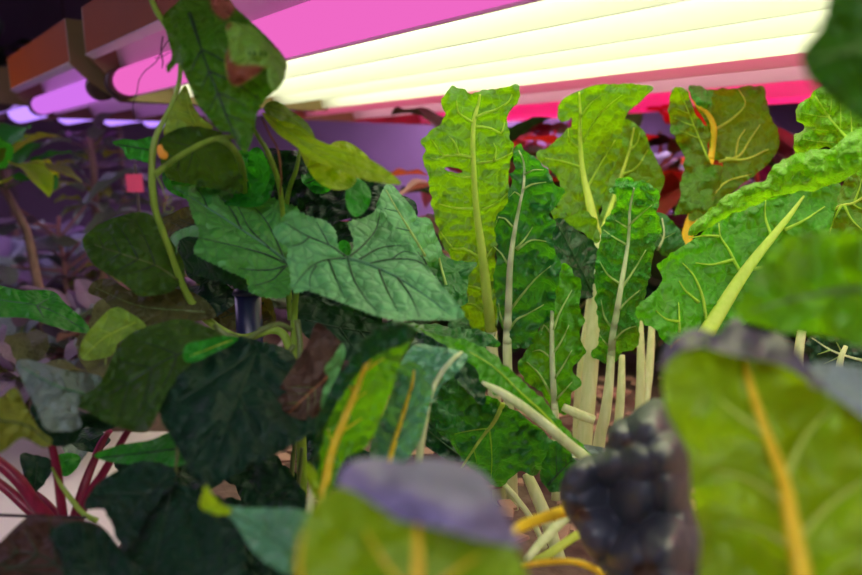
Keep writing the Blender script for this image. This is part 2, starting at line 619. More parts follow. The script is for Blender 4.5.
wallm = plain('violet_painted_wall', (124, 100, 126), .7, var=.12, scale=3)
floorm = plain('pale_floor', (150, 140, 146), .5, var=.1, scale=4)
ceilm = plain('dark_ceiling', (40, 34, 38), .8)
box('floor', (-2.6, -1.6, -.05), (2.8, 3.4, 0), floorm, kind='structure')
box('ceiling', (-2.6, -1.6, 2.3), (2.8, 3.4, 2.35), ceilm, kind='structure')
box('wall_back', (-2.6, 3.2, 0), (2.8, 3.3, 2.3), wallm, kind='structure')
box('wall_left', (-2.5, -1.5, 0), (-2.4, 3.2, 2.3), wallm, kind='structure')
box('wall_right', (2.6, -1.5, 0), (2.7, 3.2, 2.3), wallm, kind='structure')
t_ = box('trim_1', (-2.4, 3.17, .98), (-.9, 3.2, 1.005), plain('lilac_trim', (170, 140, 180), .5), kind='structure')

# grow bed: white tray with rims and legs, filled with bark and soil
bed = thing('grow_bed', (0, 1.2, 0), 'white plastic grow bed on legs under all the plants', 'planter')
white = plain('white_plastic', (226, 214, 222), .35, var=.04)
box('tray_floor', (-1.9, .12, SOIL - .06), (1.9, 2.7, SOIL - .03), white, bed)
for lo, hi in (((-1.9, .1, SOIL - .06), (1.9, .12, SOIL + .01)), ((-1.9, 2.7, SOIL - .06), (1.9, 2.72, SOIL + .01)),
               ((-1.92, .1, SOIL - .06), (-1.9, 2.72, SOIL + .01)), ((1.9, .1, SOIL - .06), (1.92, 2.72, SOIL + .01))):
    box('rim', lo, hi, white, bed)
for x in (-1.8, 1.8):
    for y in (.2, 2.6):
        box('leg', (x - .03, y - .03, 0), (x + .03, y + .03, SOIL - .06), white, bed)


def soil_patch(x0, x1, y0, y1, nx, ny):
    V, Fc = [], []
    for j in range(ny + 1):
        for i in range(nx + 1):
            x = x0 + (x1 - x0) * i / nx
            y = y0 + (y1 - y0) * j / ny
            e = min(1, min(i, nx - i, j, ny - j) / 3)
            h = -.03 + e * (.028 + .012 * noise.noise(Vector((x * 9, y * 9, 0))) + .007 * noise.noise(Vector((x * 34, y * 34, 3))))
            V.append((x, y, SOIL + h))
    for j in range(ny):
        for i in range(nx):
            a = j * (nx + 1) + i
            Fc.append((a, a + 1, a + nx + 2, a + nx + 1))
    return V, Fc


soilm = plain('bark_soil', (98, 76, 70), .9, var=.6, scale=90, bump=.004)
v, f = soil_patch(-.34, 1.85, .16, 2.65, 130, 150)
so = tag(mesh_obj('soil', v, f, soilm), 'brown bark soil in the grow bed around the stems', 'soil')
so['kind'] = 'stuff'
v, f = soil_patch(-1.85, -.35, .95, 2.65, 80, 90)
so = tag(mesh_obj('soil', v, f, soilm), 'brown soil in the far left of the grow bed under the blurred plants', 'soil')
so['kind'] = 'stuff'

# ------------------------------------------------------------------ lamps: rows run to the far left
DV = Vector((-.6565, .7543, 0))
NV = Vector((.7543, .6565, 0))


def row(s, t, z):
    return CAM + NV * s + DV * t + Vector((0, 0, z))


def extrude(profile, t0, t1, closed=False, n=1):
    V, Fc = [], []
    k = len(profile)
    for j in range(n + 1):
        t = t0 + (t1 - t0) * j / n
        V += [row(s, t, z) for s, z in profile]
    for j in range(n):
        for i in range(k if closed else k - 1):
            a, b = j * k + i, j * k + (i + 1) % k
            Fc.append((a, b, b + k, a + k))
    if closed:
        Fc.append(tuple(range(k)))
        Fc.append(tuple(n * k + i for i in range(k))[::-1])
    return V, Fc


def rod(s, z, r, t0, t1, sides=20):
    prof = [(s + r * math.cos(2 * math.pi * i / sides), z + r * math.sin(2 * math.pi * i / sides)) for i in range(sides)]
    # rounded ends
    V, Fc = [], []
    rings = [(t0, .0), (t0, .62), (t0 + (t1 - t0) * .004, .9), (t0 + (t1 - t0) * .01, 1), (t1 - (t1 - t0) * .01, 1), (t1 - (t1 - t0) * .004, .9), (t1, .62), (t1, .0)]
    for t, q in rings:
        V += [row(s + (p[0] - s) * q, t, z + (p[1] - z) * q) for p in prof]
    for j in range(len(rings) - 1):
        for i in range(sides):
            a, b = j * sides + i, j * sides + (i + 1) % sides
            Fc.append((a, b, b + sides, a + sides))
    return V, Fc


refl = plain('white_reflector', (245, 242, 240), .45, var=.01)
brown = plain('brown_enamel', (150, 70, 8), .6, var=.1, scale=12, spec=.1)
darkcap = plain('dark_cap', (74, 48, 44), .5)
socket = plain('tan_plate', (140, 116, 76), .5)


def fixture(label, edges, tubes, t0, t1, zlip=.12, group=None, first_bare=True, ztop=.235, side=(.285, .16)):
    """edges: reflector lips; tubes: (s, z, radius, material)"""
    root = thing('grow_light', row((edges[0] + edges[-1]) / 2, (t0 + t1) / 2, zlip), label, 'grow light', group)
    s0, s1 = side[0], edges[-1] + .01
    # sheet metal shell, open below
    prof = [(s0, side[1]), (s0, ztop), (s1, ztop), (s1, zlip + .025), (s1 - .004, zlip + .025), (s1 - .004, ztop - .004), (s0 + .004, ztop - .004), (s0 + .004, side[1])]
    v, f = extrude(prof, t0, t1, True)
    mesh_obj('housing', v, f, brown, root, smooth=False)
    # rolled lip along the near edge
    lip = [(s0 - .003, side[1]), (s0 + .012, side[1] - .006), (s0 + .016, side[1] + .002), (s0 + .004, side[1] + .006)]
    v, f = extrude(lip, t0, t1, True)
    mesh_obj('lip', v, f, refl, root, smooth=False)
    # folded reflector: a trough for each tube
    zr = ztop - .03
    prof = [(s0 + .012, side[1] - .002), (s0 + .02, zr)]
    for i, e in enumerate(edges[1:-1]):
        w = .03
        prof += [(e - w, zr), (e - w * .55, zlip + .035), (e - .001, zlip), (e + .001, zlip), (e + w * .55, zlip + .035), (e + w, zr)]
    prof += [(edges[-1] - .03, zr), (edges[-1] - .004, zlip)]
    v, f = extrude(prof, t0, t1, False)
    mesh_obj('reflector', v, f, refl, root, smooth=False)
    for tt, sg in ((t0, -1), (t1, 1)):
        pl = [(s0, side[1]), (s0, ztop), (s1, ztop), (s1, zlip - .004), (edges[1] - .01, zlip - .008), (edges[0] + .02, side[1] - .03)]
        v, f = extrude(pl, tt, tt + sg * .006, True)
        mesh_obj('end_plate', v, f, socket, root, smooth=False)
    for s, z, r, m in tubes:
        v, f = rod(s, z, r, t0 + .03, t1 - .03)
        tb = mesh_obj('tube', v, f, m, root)
        for tt in (t0 + .018, t1 - .018):
            v, f = rod(s, z, r * 1.12, tt - .014, tt + .014)
            mesh_obj('tube_socket', v, f, darkcap, tb)
    hanger(root, (s0 + s1) / 2, t0 + .15, ztop - .002)
    hanger(root, (s0 + s1) / 2, t1 - .15, ztop - .002)
    return root


def hanger(root, s, t, z):
    a = row(s, t, z)
    v, f = tube([a, Vector((a.x, a.y, 1.7)), Vector((a.x, a.y, 2.3))], [.003] * 3, 6)
    mesh_obj('hanging_wire', v, f, darkcap, root)


WS, PS = 6.0, 4.2
wt = emis('white_tube', (246, 255, 202), WS)
mg = emis('magenta_tube', (238, 104, 196), .95)
pk1 = emis('rose_tube', (246, 96, 140), PS * .8)
pk2 = emis('pale_pink_tube', (252, 170, 190), PS * .8)
pk3 = emis('hot_pink_tube', (255, 10, 118), PS * 1.4)
vio = emis('violet_tube', (206, 112, 232), 1.0)
blu = emis('blue_violet_tube', (172, 128, 244), 1.6)
vio2 = emis('added_violet_tube', (222, 185, 245), 30.0)
vio3 = emis('added_lilac_violet_tube', (216, 190, 240), 10.0)
lil = emis('lilac_tube', (232, 240, 255), 15.0)
EA = [.34, .404, .486, .596, .692, .812]
mid = lambda E, i: (E[i] + E[i + 1]) / 2
fixture('nearest overhead grow light with brown side, one magenta tube and four yellow-white tubes', EA,
        [(.380, .141, .024, mg)] + [(mid(EA, i), .155, .015, wt) for i in range(1, 5)], -1.0, 1.30, ztop=.265, side=(.33, .186))
EB = [.32, .40, .49, .6, .7, .8]
fixture('short brown grow light with violet tubes at the far left end of the near one', EB,
        [(.365, .14, .022, vio)] + [(mid(EB, i), .155, .016, vio) for i in range(1, 5)], 1.34, 1.92, ztop=.25, side=(.31, .175))
EC = [.822, .912, 1.068, 1.31, 1.46]
fixture('farther grow light with rose and hot pink tubes behind the white ones', EC,
        [(mid(EC, i), .155, .015, m) for i, m in enumerate((pk1, pk2, pk3, pk3))], -.9, 1.55, side=(.824, .150))
ED = [.22, .36, .5, .64, .78, .92]
fixture('farthest left grow light with blue-violet tubes above the blurred plants', ED,
        [(mid(ED, i), .165, .034, blu) for i in range(5)], 1.98, 2.6, zlip=.15, side=(.2, .18))
# the rack behind and above the photographer carries another lamp
EL = [-.62, -.5, -.38, -.26]


def upper(label):
    root = thing('grow_light', row(-.30, -.5, .36), label, 'grow light')
    v, f = extrude([(-.56, .36), (-.56, .46), (-.06, .46), (-.06, .36), (-.065, .36), (-.065, .455), (-.555, .455), (-.555, .36)], -1.1, .12, True)
    mesh_obj('housing', v, f, brown, root, smooth=False)
    for s in (-.50, -.37, -.24, -.12):
        v, f = rod(s, .40, .019, -1.06, .08)
        mesh_obj('tube', v, f, lil, root)
    hanger(root, -.30, -.95, .458)
    hanger(root, -.30, 0, .458)
    return root


fixture('unseen violet lamp added higher over the back of the bed', [1.72, 1.86, 2.0, 2.14, 2.28],
        [(1.79 + .14 * i, .43, .022, vio2) for i in range(4)], .95, 2.15, zlip=.40, ztop=.5, side=(1.70, .42))  # unseen lamp added to brighten the back wall and rear plants
fixture('unseen violet lamp added higher over the far left of the bed', [-.55, -.43, -.31, -.19, -.07],
        [(-.49 + .12 * i, .53, .02, vio3) for i in range(4)], 1.5, 2.5, zlip=.50, ztop=.6, side=(-.56, .52))  # out-of-view lamp added to brighten the plants at the far left
upper('lilac-white grow light hanging higher, behind the viewer')

# ------------------------------------------------------------------ world, camera
w = bpy.data.worlds.new('World')
bpy.context.scene.world = w
w.use_nodes = True
w.node_tree.nodes['Background'].inputs['Color'].default_value = (.62, .60, .75, 1)
w.node_tree.nodes['Background'].inputs['Strength'].default_value = .12
cd = bpy.data.cameras.new('Camera')
cam = bpy.data.objects.new('Camera', cd)
COL.objects.link(cam)
cam.location = CAM
cam.rotation_euler = (math.pi / 2 - PITCH, 0, 0)
cd.sensor_width = 36
cd.lens = 36 * F / 862
cd.clip_start = .01
cd.dof.use_dof = True
cd.dof.focus_distance = .62
cd.dof.aperture_fstop = cd.lens / 1000 / .0070
bpy.context.scene.camera = cam
sc = bpy.context.scene
sc.view_settings.view_transform = 'Standard'
sc.view_settings.look = 'None'
sc.view_settings.gamma = 1
sc.view_settings.exposure = 0.1
sc.cycles.max_bounces = 8
sc.cycles.transparent_max_bounces = 4
sc.cycles.use_denoising = True
sc.cycles.sample_clamp_indirect = 4

# ================================================================== PLANTS
def at_soil(x, y, d):
    p = pix(x, y, d)
    return (p.x, p.y, SOIL)


# ---------------------------------------------------------------- chard with two tall leaves, centre
pa = thing('swiss_chard', at_soil(500, 430, .74), 'tall pale-ribbed chard with a hole eaten in its left leaf, middle of the row', 'chard plant')
leaf(pa, Z('A', [(170, 130), (200, 80), (225, 62), (265, 85), (290, 92), (350, 84), (420, 74), (490, 68), (482, 130), (440, 188), (452, 270), (472, 320), (445, 420), (452, 500), (440, 575)]) +
     Z('B', [(400, 130), (398, 330), (400, 470), (385, 570), (345, 575), (300, 530), (250, 430), (262, 330), (225, 260), (180, 190), (155, 110), (130, 30)]) +
     Z('A', [(122, 500), (110, 420), (85, 360), (105, 330), (90, 290), (130, 250), (182, 195)]),
     [(480, 85, .68), (425, 160, .70), (520, 160, .70), (480, 240, .735), (490, 335, .76), (440, 90, .67)], M['chard'],
     rib=Z('A', [(328, 100, 2.2), (322, 140, 3), (303, 215, 4.5), (300, 350, 5.2), (312, 560, 6.5)]) + Z('B', [(335, 200, 8.5), (355, 370, 10), (375, 540, 11.5)]),
     ribmat=M['rib_lime'],
     veins=[Z('A', q) for q in ([(302, 218), (275, 200), (240, 175), (232, 125)], [(308, 195), (350, 178), (400, 160), (445, 130), (460, 100)],
            [(310, 232), (370, 240), (415, 258), (430, 215)], [(300, 362), (240, 348), (180, 350), (130, 285)], [(200, 348), (150, 368), (125, 360)],
            [(318, 385), (360, 378), (400, 370), (460, 340)], [(305, 570), (230, 567), (160, 550)], [(340, 575), (400, 545), (450, 498)],
            [(300, 440), (250, 440), (200, 425)], [(240, 348), (225, 300), (200, 270)], [(385, 375), (395, 330), (385, 300)])] +
     [Z('B', q) for q in ([(325, 235), (260, 200), (220, 200), (165, 130)], [(345, 250), (380, 195)], [(345, 372), (310, 358), (278, 352)],
      [(355, 470), (310, 430), (270, 425)], [(362, 320), (380, 285)], [(370, 400), (392, 350)])],
     veinmat=M['vein_lime'], vw=2.6, cup=-.012, puff=.0035, rough=.0022, ruffle=.007, rufw=9,
     holes=[Z('A', [(182, 402), (200, 398), (222, 402), (240, 405), (256, 418), (235, 424), (215, 418), (195, 415)])],
     petiole=[(493, 370, .76, 12), (497, 440, .755, 14), (500, 520, .76, 15)], petmat=M['rib_white'])
leaf(pa, Z('A', [(470, 330), (478, 306), (495, 300), (515, 330), (560, 368), (610, 408), (640, 468), (680, 500), (650, 540)]) +
     Z('B', [(612, 60), (640, 90), (620, 150), (645, 220), (662, 280), (648, 330), (640, 400), (632, 470), (575, 520), (560, 575), (500, 610), (430, 600),
             (440, 560), (412, 500), (392, 420), (385, 300), (398, 180), (385, 110), (408, 50), (440, 10)]) + Z('A', [(445, 500), (455, 450), (442, 425), (470, 405), (462, 365)]),
     [(518, 150, .63), (500, 250, .68), (550, 250, .66), (510, 350, .715), (560, 200, .64)], M['chard_deep'],
     rib=Z('A', [(488, 330, 1.5), (508, 380, 2), (508, 470, 2.8), (490, 560, 3.2)]) + Z('B', [(470, 130, 4.5), (452, 270, 6), (445, 450, 7.5), (440, 590, 9)]),
     ribmat=M['rib_white'],
     veins=[Z('B', q) for q in ([(440, 262), (420, 225), (385, 190)], [(475, 200), (500, 175), (520, 150), (545, 110)], [(462, 110), (430, 75), (405, 70), (390, 110)],
            [(455, 450), (500, 390), (560, 320), (620, 270)], [(448, 530), (480, 490), (520, 470), (590, 430)], [(430, 520), (412, 470), (405, 425)], [(480, 205), (540, 165), (600, 170)])] +
     [Z('A', q) for q in ([(500, 495), (540, 470), (600, 460)], [(510, 430), (550, 410), (590, 410)], [(498, 520), (470, 500), (450, 520)])],
     veinmat=M['vein_pale'], vw=2.0, cup=.01, puff=.006, rough=.0035, rfreq=120, ruffle=.010, rufw=16,
     petiole=[(508, 380, .71, 9.5), (510, 440, .72, 11), (513, 520, .74, 12)])

# ---------------------------------------------------------------- chard behind: broad leaf with red-tinged edge
pb = thing('swiss_chard', at_soil(584, 440, .78), 'pale-stemmed chard with broad leaves whose thick white stalk stands free', 'chard plant')
leaf(pb, [(536, 156), (550, 145), (563, 134), (571, 124), (571, 117), (562, 122), (557, 112), (563, 99), (576, 92), (592, 86), (615, 84), (636, 84), (653, 87),
          (645, 97), (630, 111), (623, 121), (622, 142), (612, 173), (602, 205), (598, 238), (588, 234), (570, 217), (550, 200), (560, 189), (556, 176)],
     [(590, 90, .76), (545, 155, .80), (622, 110, .76), (595, 230, .80), (600, 150, .80)], M['chard'],
     rib=[(579, 92, 1.6), (580.5, 113, 2.6), (580, 140, 4), (583, 173, 5.5), (590, 204, 8), (596, 236, 11)], ribmat=M['rib_lime'],
     veins=[[(583, 142), (592, 125), (606, 108), (622, 95)], [(583, 168), (565, 162), (545, 158)], [(582, 150), (570, 140), (568, 128)], [(586, 190), (600, 165), (615, 140)],
            [(580, 118), (590, 104), (600, 96)]],
     veinmat=M['vein_lime'], vw=1.8, cup=-.01, puff=.003, rough=.002, ruffle=.007, rufw=9,
     petiole=[(597, 265, .78, 13), (594, 310, .775, 14), (592, 350, .77, 15), (588, 400, .77, 15), (584, 445, .775, 16), (582, 500, .78, 17)], petmat=M['rib_white'])
leaf(pb, [(622, 122), (632, 121), (640, 128), (649, 142), (655, 158), (664, 173), (662, 190), (656, 200), (650, 216), (628, 235), (604, 245), (597, 232), (606, 190), (614, 160)],
     [(640, 125, .85), (610, 180, .88), (655, 200, .86), (600, 240, .86)], M['chard_gold'],
     rib=[(634, 128, 1.5), (628, 155, 2.5), (615, 195, 4), (601, 236, 6)], ribmat=M['rib_lime'],
     veins=[[(628, 152), (637, 143), (640, 132)], [(621, 175), (636, 168), (648, 150)], [(612, 202), (630, 195), (650, 180)]], veinmat=M['vein_lime'], vw=1.8,
     puff=.004, rough=.003, ruffle=.006, rufw=8)
leaf(pb, [(551, 222), (562, 219), (580, 232), (597, 246), (598, 264), (596, 285), (590, 298), (575, 296), (563, 276), (553, 250)],
     [(560, 225, .74), (595, 260, .77), (575, 290, .75)], M['chard_dark'], rib=[(558, 226, 1), (575, 258, 2), (592, 292, 3)], ribmat=M['vein_dark'], autoveins=4, veinmat=M['vein_dark'],
     vw=1.2, puff=.003, rough=.004, ruffle=.008, rufw=12)
leaf(pb, [(568, 216), (585, 210), (596, 222), (600, 240), (590, 240), (578, 230), (558, 225), (549, 208), (556, 205)], [(560, 212, .75), (598, 236, .77), (585, 212, .76)], M['chard'], puff=.002, rough=.003)
# crinkled leaf in front
leaf(pb, [(609.6, 190), (616, 181), (626.6, 177), (638, 179.6), (654, 187), (660, 199), (657, 212), (661, 226), (657, 244), (651, 266), (647, 289), (641, 305), (640, 325), (640, 338), (633, 350),
          (620, 354), (610, 366), (592, 354), (599, 342), (596.5, 309), (595, 276), (599, 243), (604, 225), (610, 212), (618, 200)],
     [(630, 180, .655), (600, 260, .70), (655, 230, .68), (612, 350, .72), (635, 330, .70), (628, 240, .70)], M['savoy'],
     rib=[(634, 188, 1.5), (630, 210, 2.5), (628, 243, 3.5), (620, 293, 5.5), (613, 335, 7), (611, 356, 8)], ribmat=M['rib_white'],
     veins=[[(627, 245), (612, 236), (604, 230)], [(622, 288), (634, 270), (646, 250)], [(622, 285), (608, 275), (600, 262)], [(614, 330), (605, 318), (601, 300)], [(612, 350), (603, 340), (599, 334)],
            [(617, 312), (628, 300), (640, 290)], [(629, 225), (640, 215), (652, 205)], [(628, 228), (615, 220)], [(614, 340), (625, 330), (636, 326)]],
     veinmat=M['vein_pale'], vw=2.0, cup=-.015, puff=.007, rough=.004, rfreq=130, ruffle=.013, rufw=14,
     petiole=[(609, 385, .72, 9), (605, 415, .725, 11), (599, 445, .74, 12), (597, 500, .76, 13)])
leaf(pb, [(651, 215), (662, 213), (676, 225), (683, 236), (683, 250), (672, 258), (657, 252), (650, 236)], [(660, 215, .78), (655, 250, .79), (683, 240, .76)], M['chard_deep'],
     rib=[(662, 218, 1), (664, 235, 1.8), (658, 250, 2.5)], autoveins=3, vw=1, ruffle=.008)
for q in ([(640, 318, .80, 6), (641, 360, .79, 8), (640, 400, .79, 9), (636, 470, .8, 10)], [(652, 322, .82, 6), (650, 360, .81, 8), (645, 410, .80, 9), (640, 480, .8, 10)],
          [(622, 355, .79, 6), (621, 390, .78, 8), (618, 430, .78, 9), (612, 490, .79, 10)], [(589, 300, .81, 5), (583, 350, .80, 7), (578, 400, .8, 8), (576, 470, .8, 9)]):
    stem('leaf_stalk', q, M['rib_white'], pb)

# ---------------------------------------------------------------- small upright bright leaf plant
pc = thing('swiss_chard', at_soil(556, 425, .70), 'narrow bright green chard leaf with frilled right edge, left of the thick white stalk', 'chard plant')
leaf(pc, [(561, 266), (570.5, 267), (575, 276), (582, 282), (579, 302), (585, 321), (579, 335), (585, 353), (573.5, 367), (580, 383), (571, 395), (568, 414), (556, 412), (541, 393), (525, 380), (518, 366), (529, 345),
          (540, 328), (550, 300)],
     [(570, 270, .70), (520, 370, .71), (582, 340, .68), (556, 412, .70)], M['chard_mid'],
     rib=[(553, 290, 1.6), (552, 319, 4), (552, 350, 5), (553, 380, 6), (555, 410, 7)], ribmat=M['rib_white'],
     veins=[[(553, 330), (561, 310), (572, 290)], [(554, 352), (561, 342), (569, 325)], [(555, 378), (563, 366), (572, 350)], [(551, 395), (540, 375), (527, 362)],
            [(551, 358), (540, 350), (532, 352)], [(552, 335), (544, 325), (541, 335)], [(556, 400), (565, 390), (572, 382)]],
     veinmat=M['vein_pale'], vw=1.9, puff=.004, rough=.003, ruffle=.009, rufw=9, petiole=[(556, 440, .70, 8), (556, 500, .70, 9)])

# ---------------------------------------------------------------- golden chard under the pink tubes
pd = thing('swiss_chard', at_soil(686, 420, .86), 'chard with yellow-green leaf and orange midrib under the pink tubes', 'chard plant')
leaf(pd, Z('E', [(372, 92), (400, 90), (470, 84), (550, 78), (564, 118), (575, 168), (598, 212), (600, 268), (562, 320), (510, 362), (455, 402), (400, 452), (350, 485), (330, 470), (385, 400), (425, 350), (430, 310), (395, 290), (385, 200), (350, 140)]),
     [(740, 90, .84), (770, 140, .84), (700, 210, .86), (715, 130, .87)], M['chard_gold'],
     rib=Z('E', [(338, 110, 2), (352, 135, 3), (388, 165, 4.5), (405, 212, 6), (396, 300, 6)]), ribmat=M['rib_gold'],
     veins=[Z('E', q) for q in ([(405, 212), (450, 185), (490, 150), (500, 125), (480, 90)], [(420, 308), (480, 290), (515, 240), (545, 195)], [(385, 430), (440, 370), (520, 345)],
            [(440, 298), (500, 300), (570, 270)], [(470, 290), (480, 240), (500, 210)])],
     veinmat=M['rib_lime'], vw=2.0, puff=.004, rough=.002, ruffle=.009, rufw=10, cup=-.01)
leaf(pd, Z('E', [(270, 110), (295, 80), (320, 85), (335, 130), (360, 180), (385, 210), (390, 300), (430, 318), (430, 345), (420, 385), (390, 440), (342, 462), (285, 470), (300, 430), (302, 370), (318, 320), (300, 260), (275, 210)]),
     [(675, 90, .80), (700, 150, .82), (715, 180, .80), (685, 210, .80)], M['chard'], puff=.004, rough=.0035, rfreq=110, ruffle=.009, rufw=10,
     rib=Z('E', [(305, 100, 1), (345, 200, 1.5), (392, 310, 2)]), ribmat=M['vein_lime'], autoveins=4, veinmat=M['vein_lime'], vw=1.1)
leaf(pd, Z('E', [(330, 90), (345, 80), (375, 85), (402, 100), (395, 140), (370, 148), (345, 130)]), [(700, 90, .83), (710, 108, .82), (692, 100, .82)], M['savoy'], ruffle=.01, rough=.004)
stem('leaf_stalk', Z('E', [(397, 300, .86, 6), (375, 400, .87, 8), (345, 465, .87, 10), (325, 530, .87, 11), (310, 640, .87, 12), (300, 800, .87, 13), (290, 1000, .87, 14)]), M['rib_gold'], pd)

# ---------------------------------------------------------------- right: chard with a long leaf curled along its edge
pe = thing('swiss_chard', at_soil(690, 440, .58), 'large chard at the right, one leaf rolled into a crinkled curl over a thick stalk', 'chard plant')
leaf(pe, [(634.5, 314), (641, 302), (658, 289), (661, 276), (657.7, 264.5), (669, 256), (679, 248), (695.7, 238), (715, 222), (745, 208), (775, 196), (800, 186), (838, 183), (836, 205), (831, 226), (825, 240), (815, 262), (790, 290),
          (760, 315), (735, 330), (712, 342), (695, 345), (680, 338), (668, 345), (655, 330), (642, 322)],
     [(640, 312, .54), (700, 240, .60), (720, 330, .56), (800, 190, .60), (825, 250, .56)], M['chard_mid'],
     rib=[(804, 196, 2), (790, 215, 5), (778, 230, 7), (745, 272, 11), (712, 324, 15), (700, 345, 17)], ribmat=M['rib_lime'],
     veins=[Z('F', q) for q in ([(490, 225), (470, 190), (450, 150), (425, 110), (420, 70)], [(380, 350), (370, 290), (345, 230), (310, 190)], [(360, 310), (320, 275), (300, 245)],
            [(300, 400), (300, 350), (298, 310)], [(298, 368), (260, 360), (230, 335)], [(580, 110), (560, 50), (562, 0)], [(465, 180), (400, 195), (350, 190)], [(420, 110), (380, 108), (330, 115)],
            [(385, 375), (375, 330), (372, 300)], [(620, 90), (680, 60), (740, 20)], [(520, 210), (600, 190), (690, 150)])],
     veinmat=M['vein_lime'], vw=2.4, puff=.004, rough=.0025, ruffle=.006, rufw=12, cup=-.008,
     petiole=[(690, 370, .565, 19), (676, 420, .57, 20), (664, 500, .58, 21)], petmat=M['rib_white'])


def bump_row(c, k=1.0):
    c = np.array(c, float)

    def h(P):
        d = np.linalg.norm(P[:, None, :] - c[None, :, :2], axis=2) / c[None, :, 2]
        v = np.sqrt(np.clip(1 - d * d * .9, 0.0, 1)) * c[None, :, 2] * k * .6 / F
        return v.max(1)
    return h


roll = Z('E', [(328, 530), (345, 492), (372, 470), (400, 448), (450, 408), (510, 376), (552, 368), (590, 320), (640, 290), (700, 272), (760, 266), (800, 235), (853, 205), (900, 200), (900, 330), (853, 332), (780, 372), (700, 398),
               (640, 402), (590, 412), (520, 442), (450, 474), (395, 502), (350, 532)])
rb = [(700, 228, 9), (712, 215, 10), (724, 208, 10), (738, 200, 12), (752, 193, 12), (762, 183, 13), (775, 190, 10), (779, 172, 15), (795, 160, 14), (803, 182, 13), (818, 165, 16), (828, 152, 12), (840, 170, 15), (852, 150, 16), (862, 165, 15), (735, 190, 7), (785, 180, 12), (812, 150, 8)]
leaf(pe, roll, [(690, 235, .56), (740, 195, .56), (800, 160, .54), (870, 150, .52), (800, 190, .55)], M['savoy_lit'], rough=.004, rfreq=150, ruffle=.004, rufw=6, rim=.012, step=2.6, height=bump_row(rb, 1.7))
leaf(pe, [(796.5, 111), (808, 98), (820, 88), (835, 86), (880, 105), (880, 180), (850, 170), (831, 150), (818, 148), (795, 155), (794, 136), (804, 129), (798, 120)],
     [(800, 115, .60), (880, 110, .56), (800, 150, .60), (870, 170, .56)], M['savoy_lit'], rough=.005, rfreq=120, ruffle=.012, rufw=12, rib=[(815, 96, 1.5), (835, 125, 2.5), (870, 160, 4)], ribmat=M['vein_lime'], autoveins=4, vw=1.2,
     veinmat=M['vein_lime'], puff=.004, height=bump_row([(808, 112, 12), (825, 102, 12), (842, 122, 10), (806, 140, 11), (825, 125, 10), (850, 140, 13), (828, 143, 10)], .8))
leaf(pe, Z('E', [(900, 330), (853, 332), (812, 342), (792, 382), (772, 430), (757, 500), (742, 545), (800, 600), (900, 600)]), [(845, 180, .66), (830, 230, .66), (870, 250, .62)], M['chard_gold'],
     rib=Z('E', [(900, 340, 1.5), (870, 400, 2), (830, 432, 2.5), (790, 440, 2.5), (755, 460, 3)]), ribmat=M['rib_lime'], veins=[Z('E', [(830, 430), (845, 390), (853, 355)]), Z('E', [(820, 432), (850, 450), (880, 450)]),
     Z('E', [(790, 440), (765, 490), (752, 540)]), Z('E', [(800, 440), (820, 480), (860, 520)])], veinmat=M['vein_lime'], vw=1.8, puff=.004, ruffle=.008)
leaf(pe, [(806, 342), (818, 334), (840, 338), (870, 345), (875, 372), (850, 370), (828, 374), (812, 366)], [(806, 345, .74), (870, 350, .70), (840, 372, .72)], M['chard_dark'],
     rib=[(812, 338, 1), (835, 352, 2), (868, 362, 3)], autoveins=3, ruffle=.01)
stem('leaf_stalk', [(802, 330, .72, 8), (799, 350, .72, 9), (796, 380, .73, 11), (790, 480, .76, 12)], M['rib_white'], pe)
stem('leaf_stalk', [(846, 346, .66, 4), (840, 362, .66, 6), (838, 400, .68, 8), (830, 500, .72, 9)], M['rib_white'], pe)

# ---------------------------------------------------------------- leaning leaf with thick cream stalk
pf = thing('swiss_chard', at_soil(600, 485, .52), 'leaning chard with a straight cream stalk pointing up left over its dark underleaf', 'chard plant')
leaf(pf, [(415, 326), (434, 334), (452, 337), (470, 342), (491, 351), (505, 364), (521, 378), (534, 391), (552, 409), (568, 431), (584, 446), (592, 456), (584, 458), (566, 446), (545, 428), (520, 410), (500, 397), (482, 384), (476, 368), (460, 354), (440, 342)],
     [(420, 328, .47), (480, 355, .47), (500, 395, .46), (540, 400, .48), (585, 452, .50)], M['chard_mid'],
     rib=[(482, 382, 3), (500, 392, 8.5), (520, 405, 9.5), (545, 424, 10), (566, 442, 10.5), (586, 458, 11)], ribmat=M['rib_white'],
     veins=[[(566, 440), (545, 415), (520, 392), (495, 368), (470, 352)]], veinmat=M['vein_lime'], vw=2.2, puff=.003, rough=.0015, ruffle=.003,
     petiole=[(598, 470, .505, 12), (612, 500, .52, 13), (620, 560, .54, 13)], cup=-.01)
leaf(pf, [(447, 373), (462, 372), (482, 392), (510, 407), (535, 424), (552, 440), (575, 455), (583, 464), (575, 475), (560, 480), (553, 473), (542, 469), (533, 476), (520, 472), (507, 482), (494, 486), (478, 474), (463, 460), (448, 440), (430, 424),
          (420, 408), (432, 392)],
     [(450, 375, .56), (430, 415, .55), (500, 480, .58), (575, 460, .57), (500, 420, .54)], M['chard_deep'],
     rib=[(460, 470, 2), (480, 440, 3), (494, 422, 4), (503, 404, 5)], ribmat=M['rib_lime'], autoveins=3, veinmat=M['vein_lime'], vw=1.2, puff=.004, rough=.004, ruffle=.009)
leaf(pf, [(554, 441), (566, 448), (577, 462), (571, 478), (557, 492), (545, 487), (541, 470)], [(554, 441, .535), (577, 462, .53), (550, 488, .55)], M['chard_deep'], rib=[(572, 460, 1), (560, 472, 2), (548, 485, 3)],
     ribmat=M['vein_dark'], autoveins=3, veinmat=M['vein_dark'], vw=1, ruffle=.006)
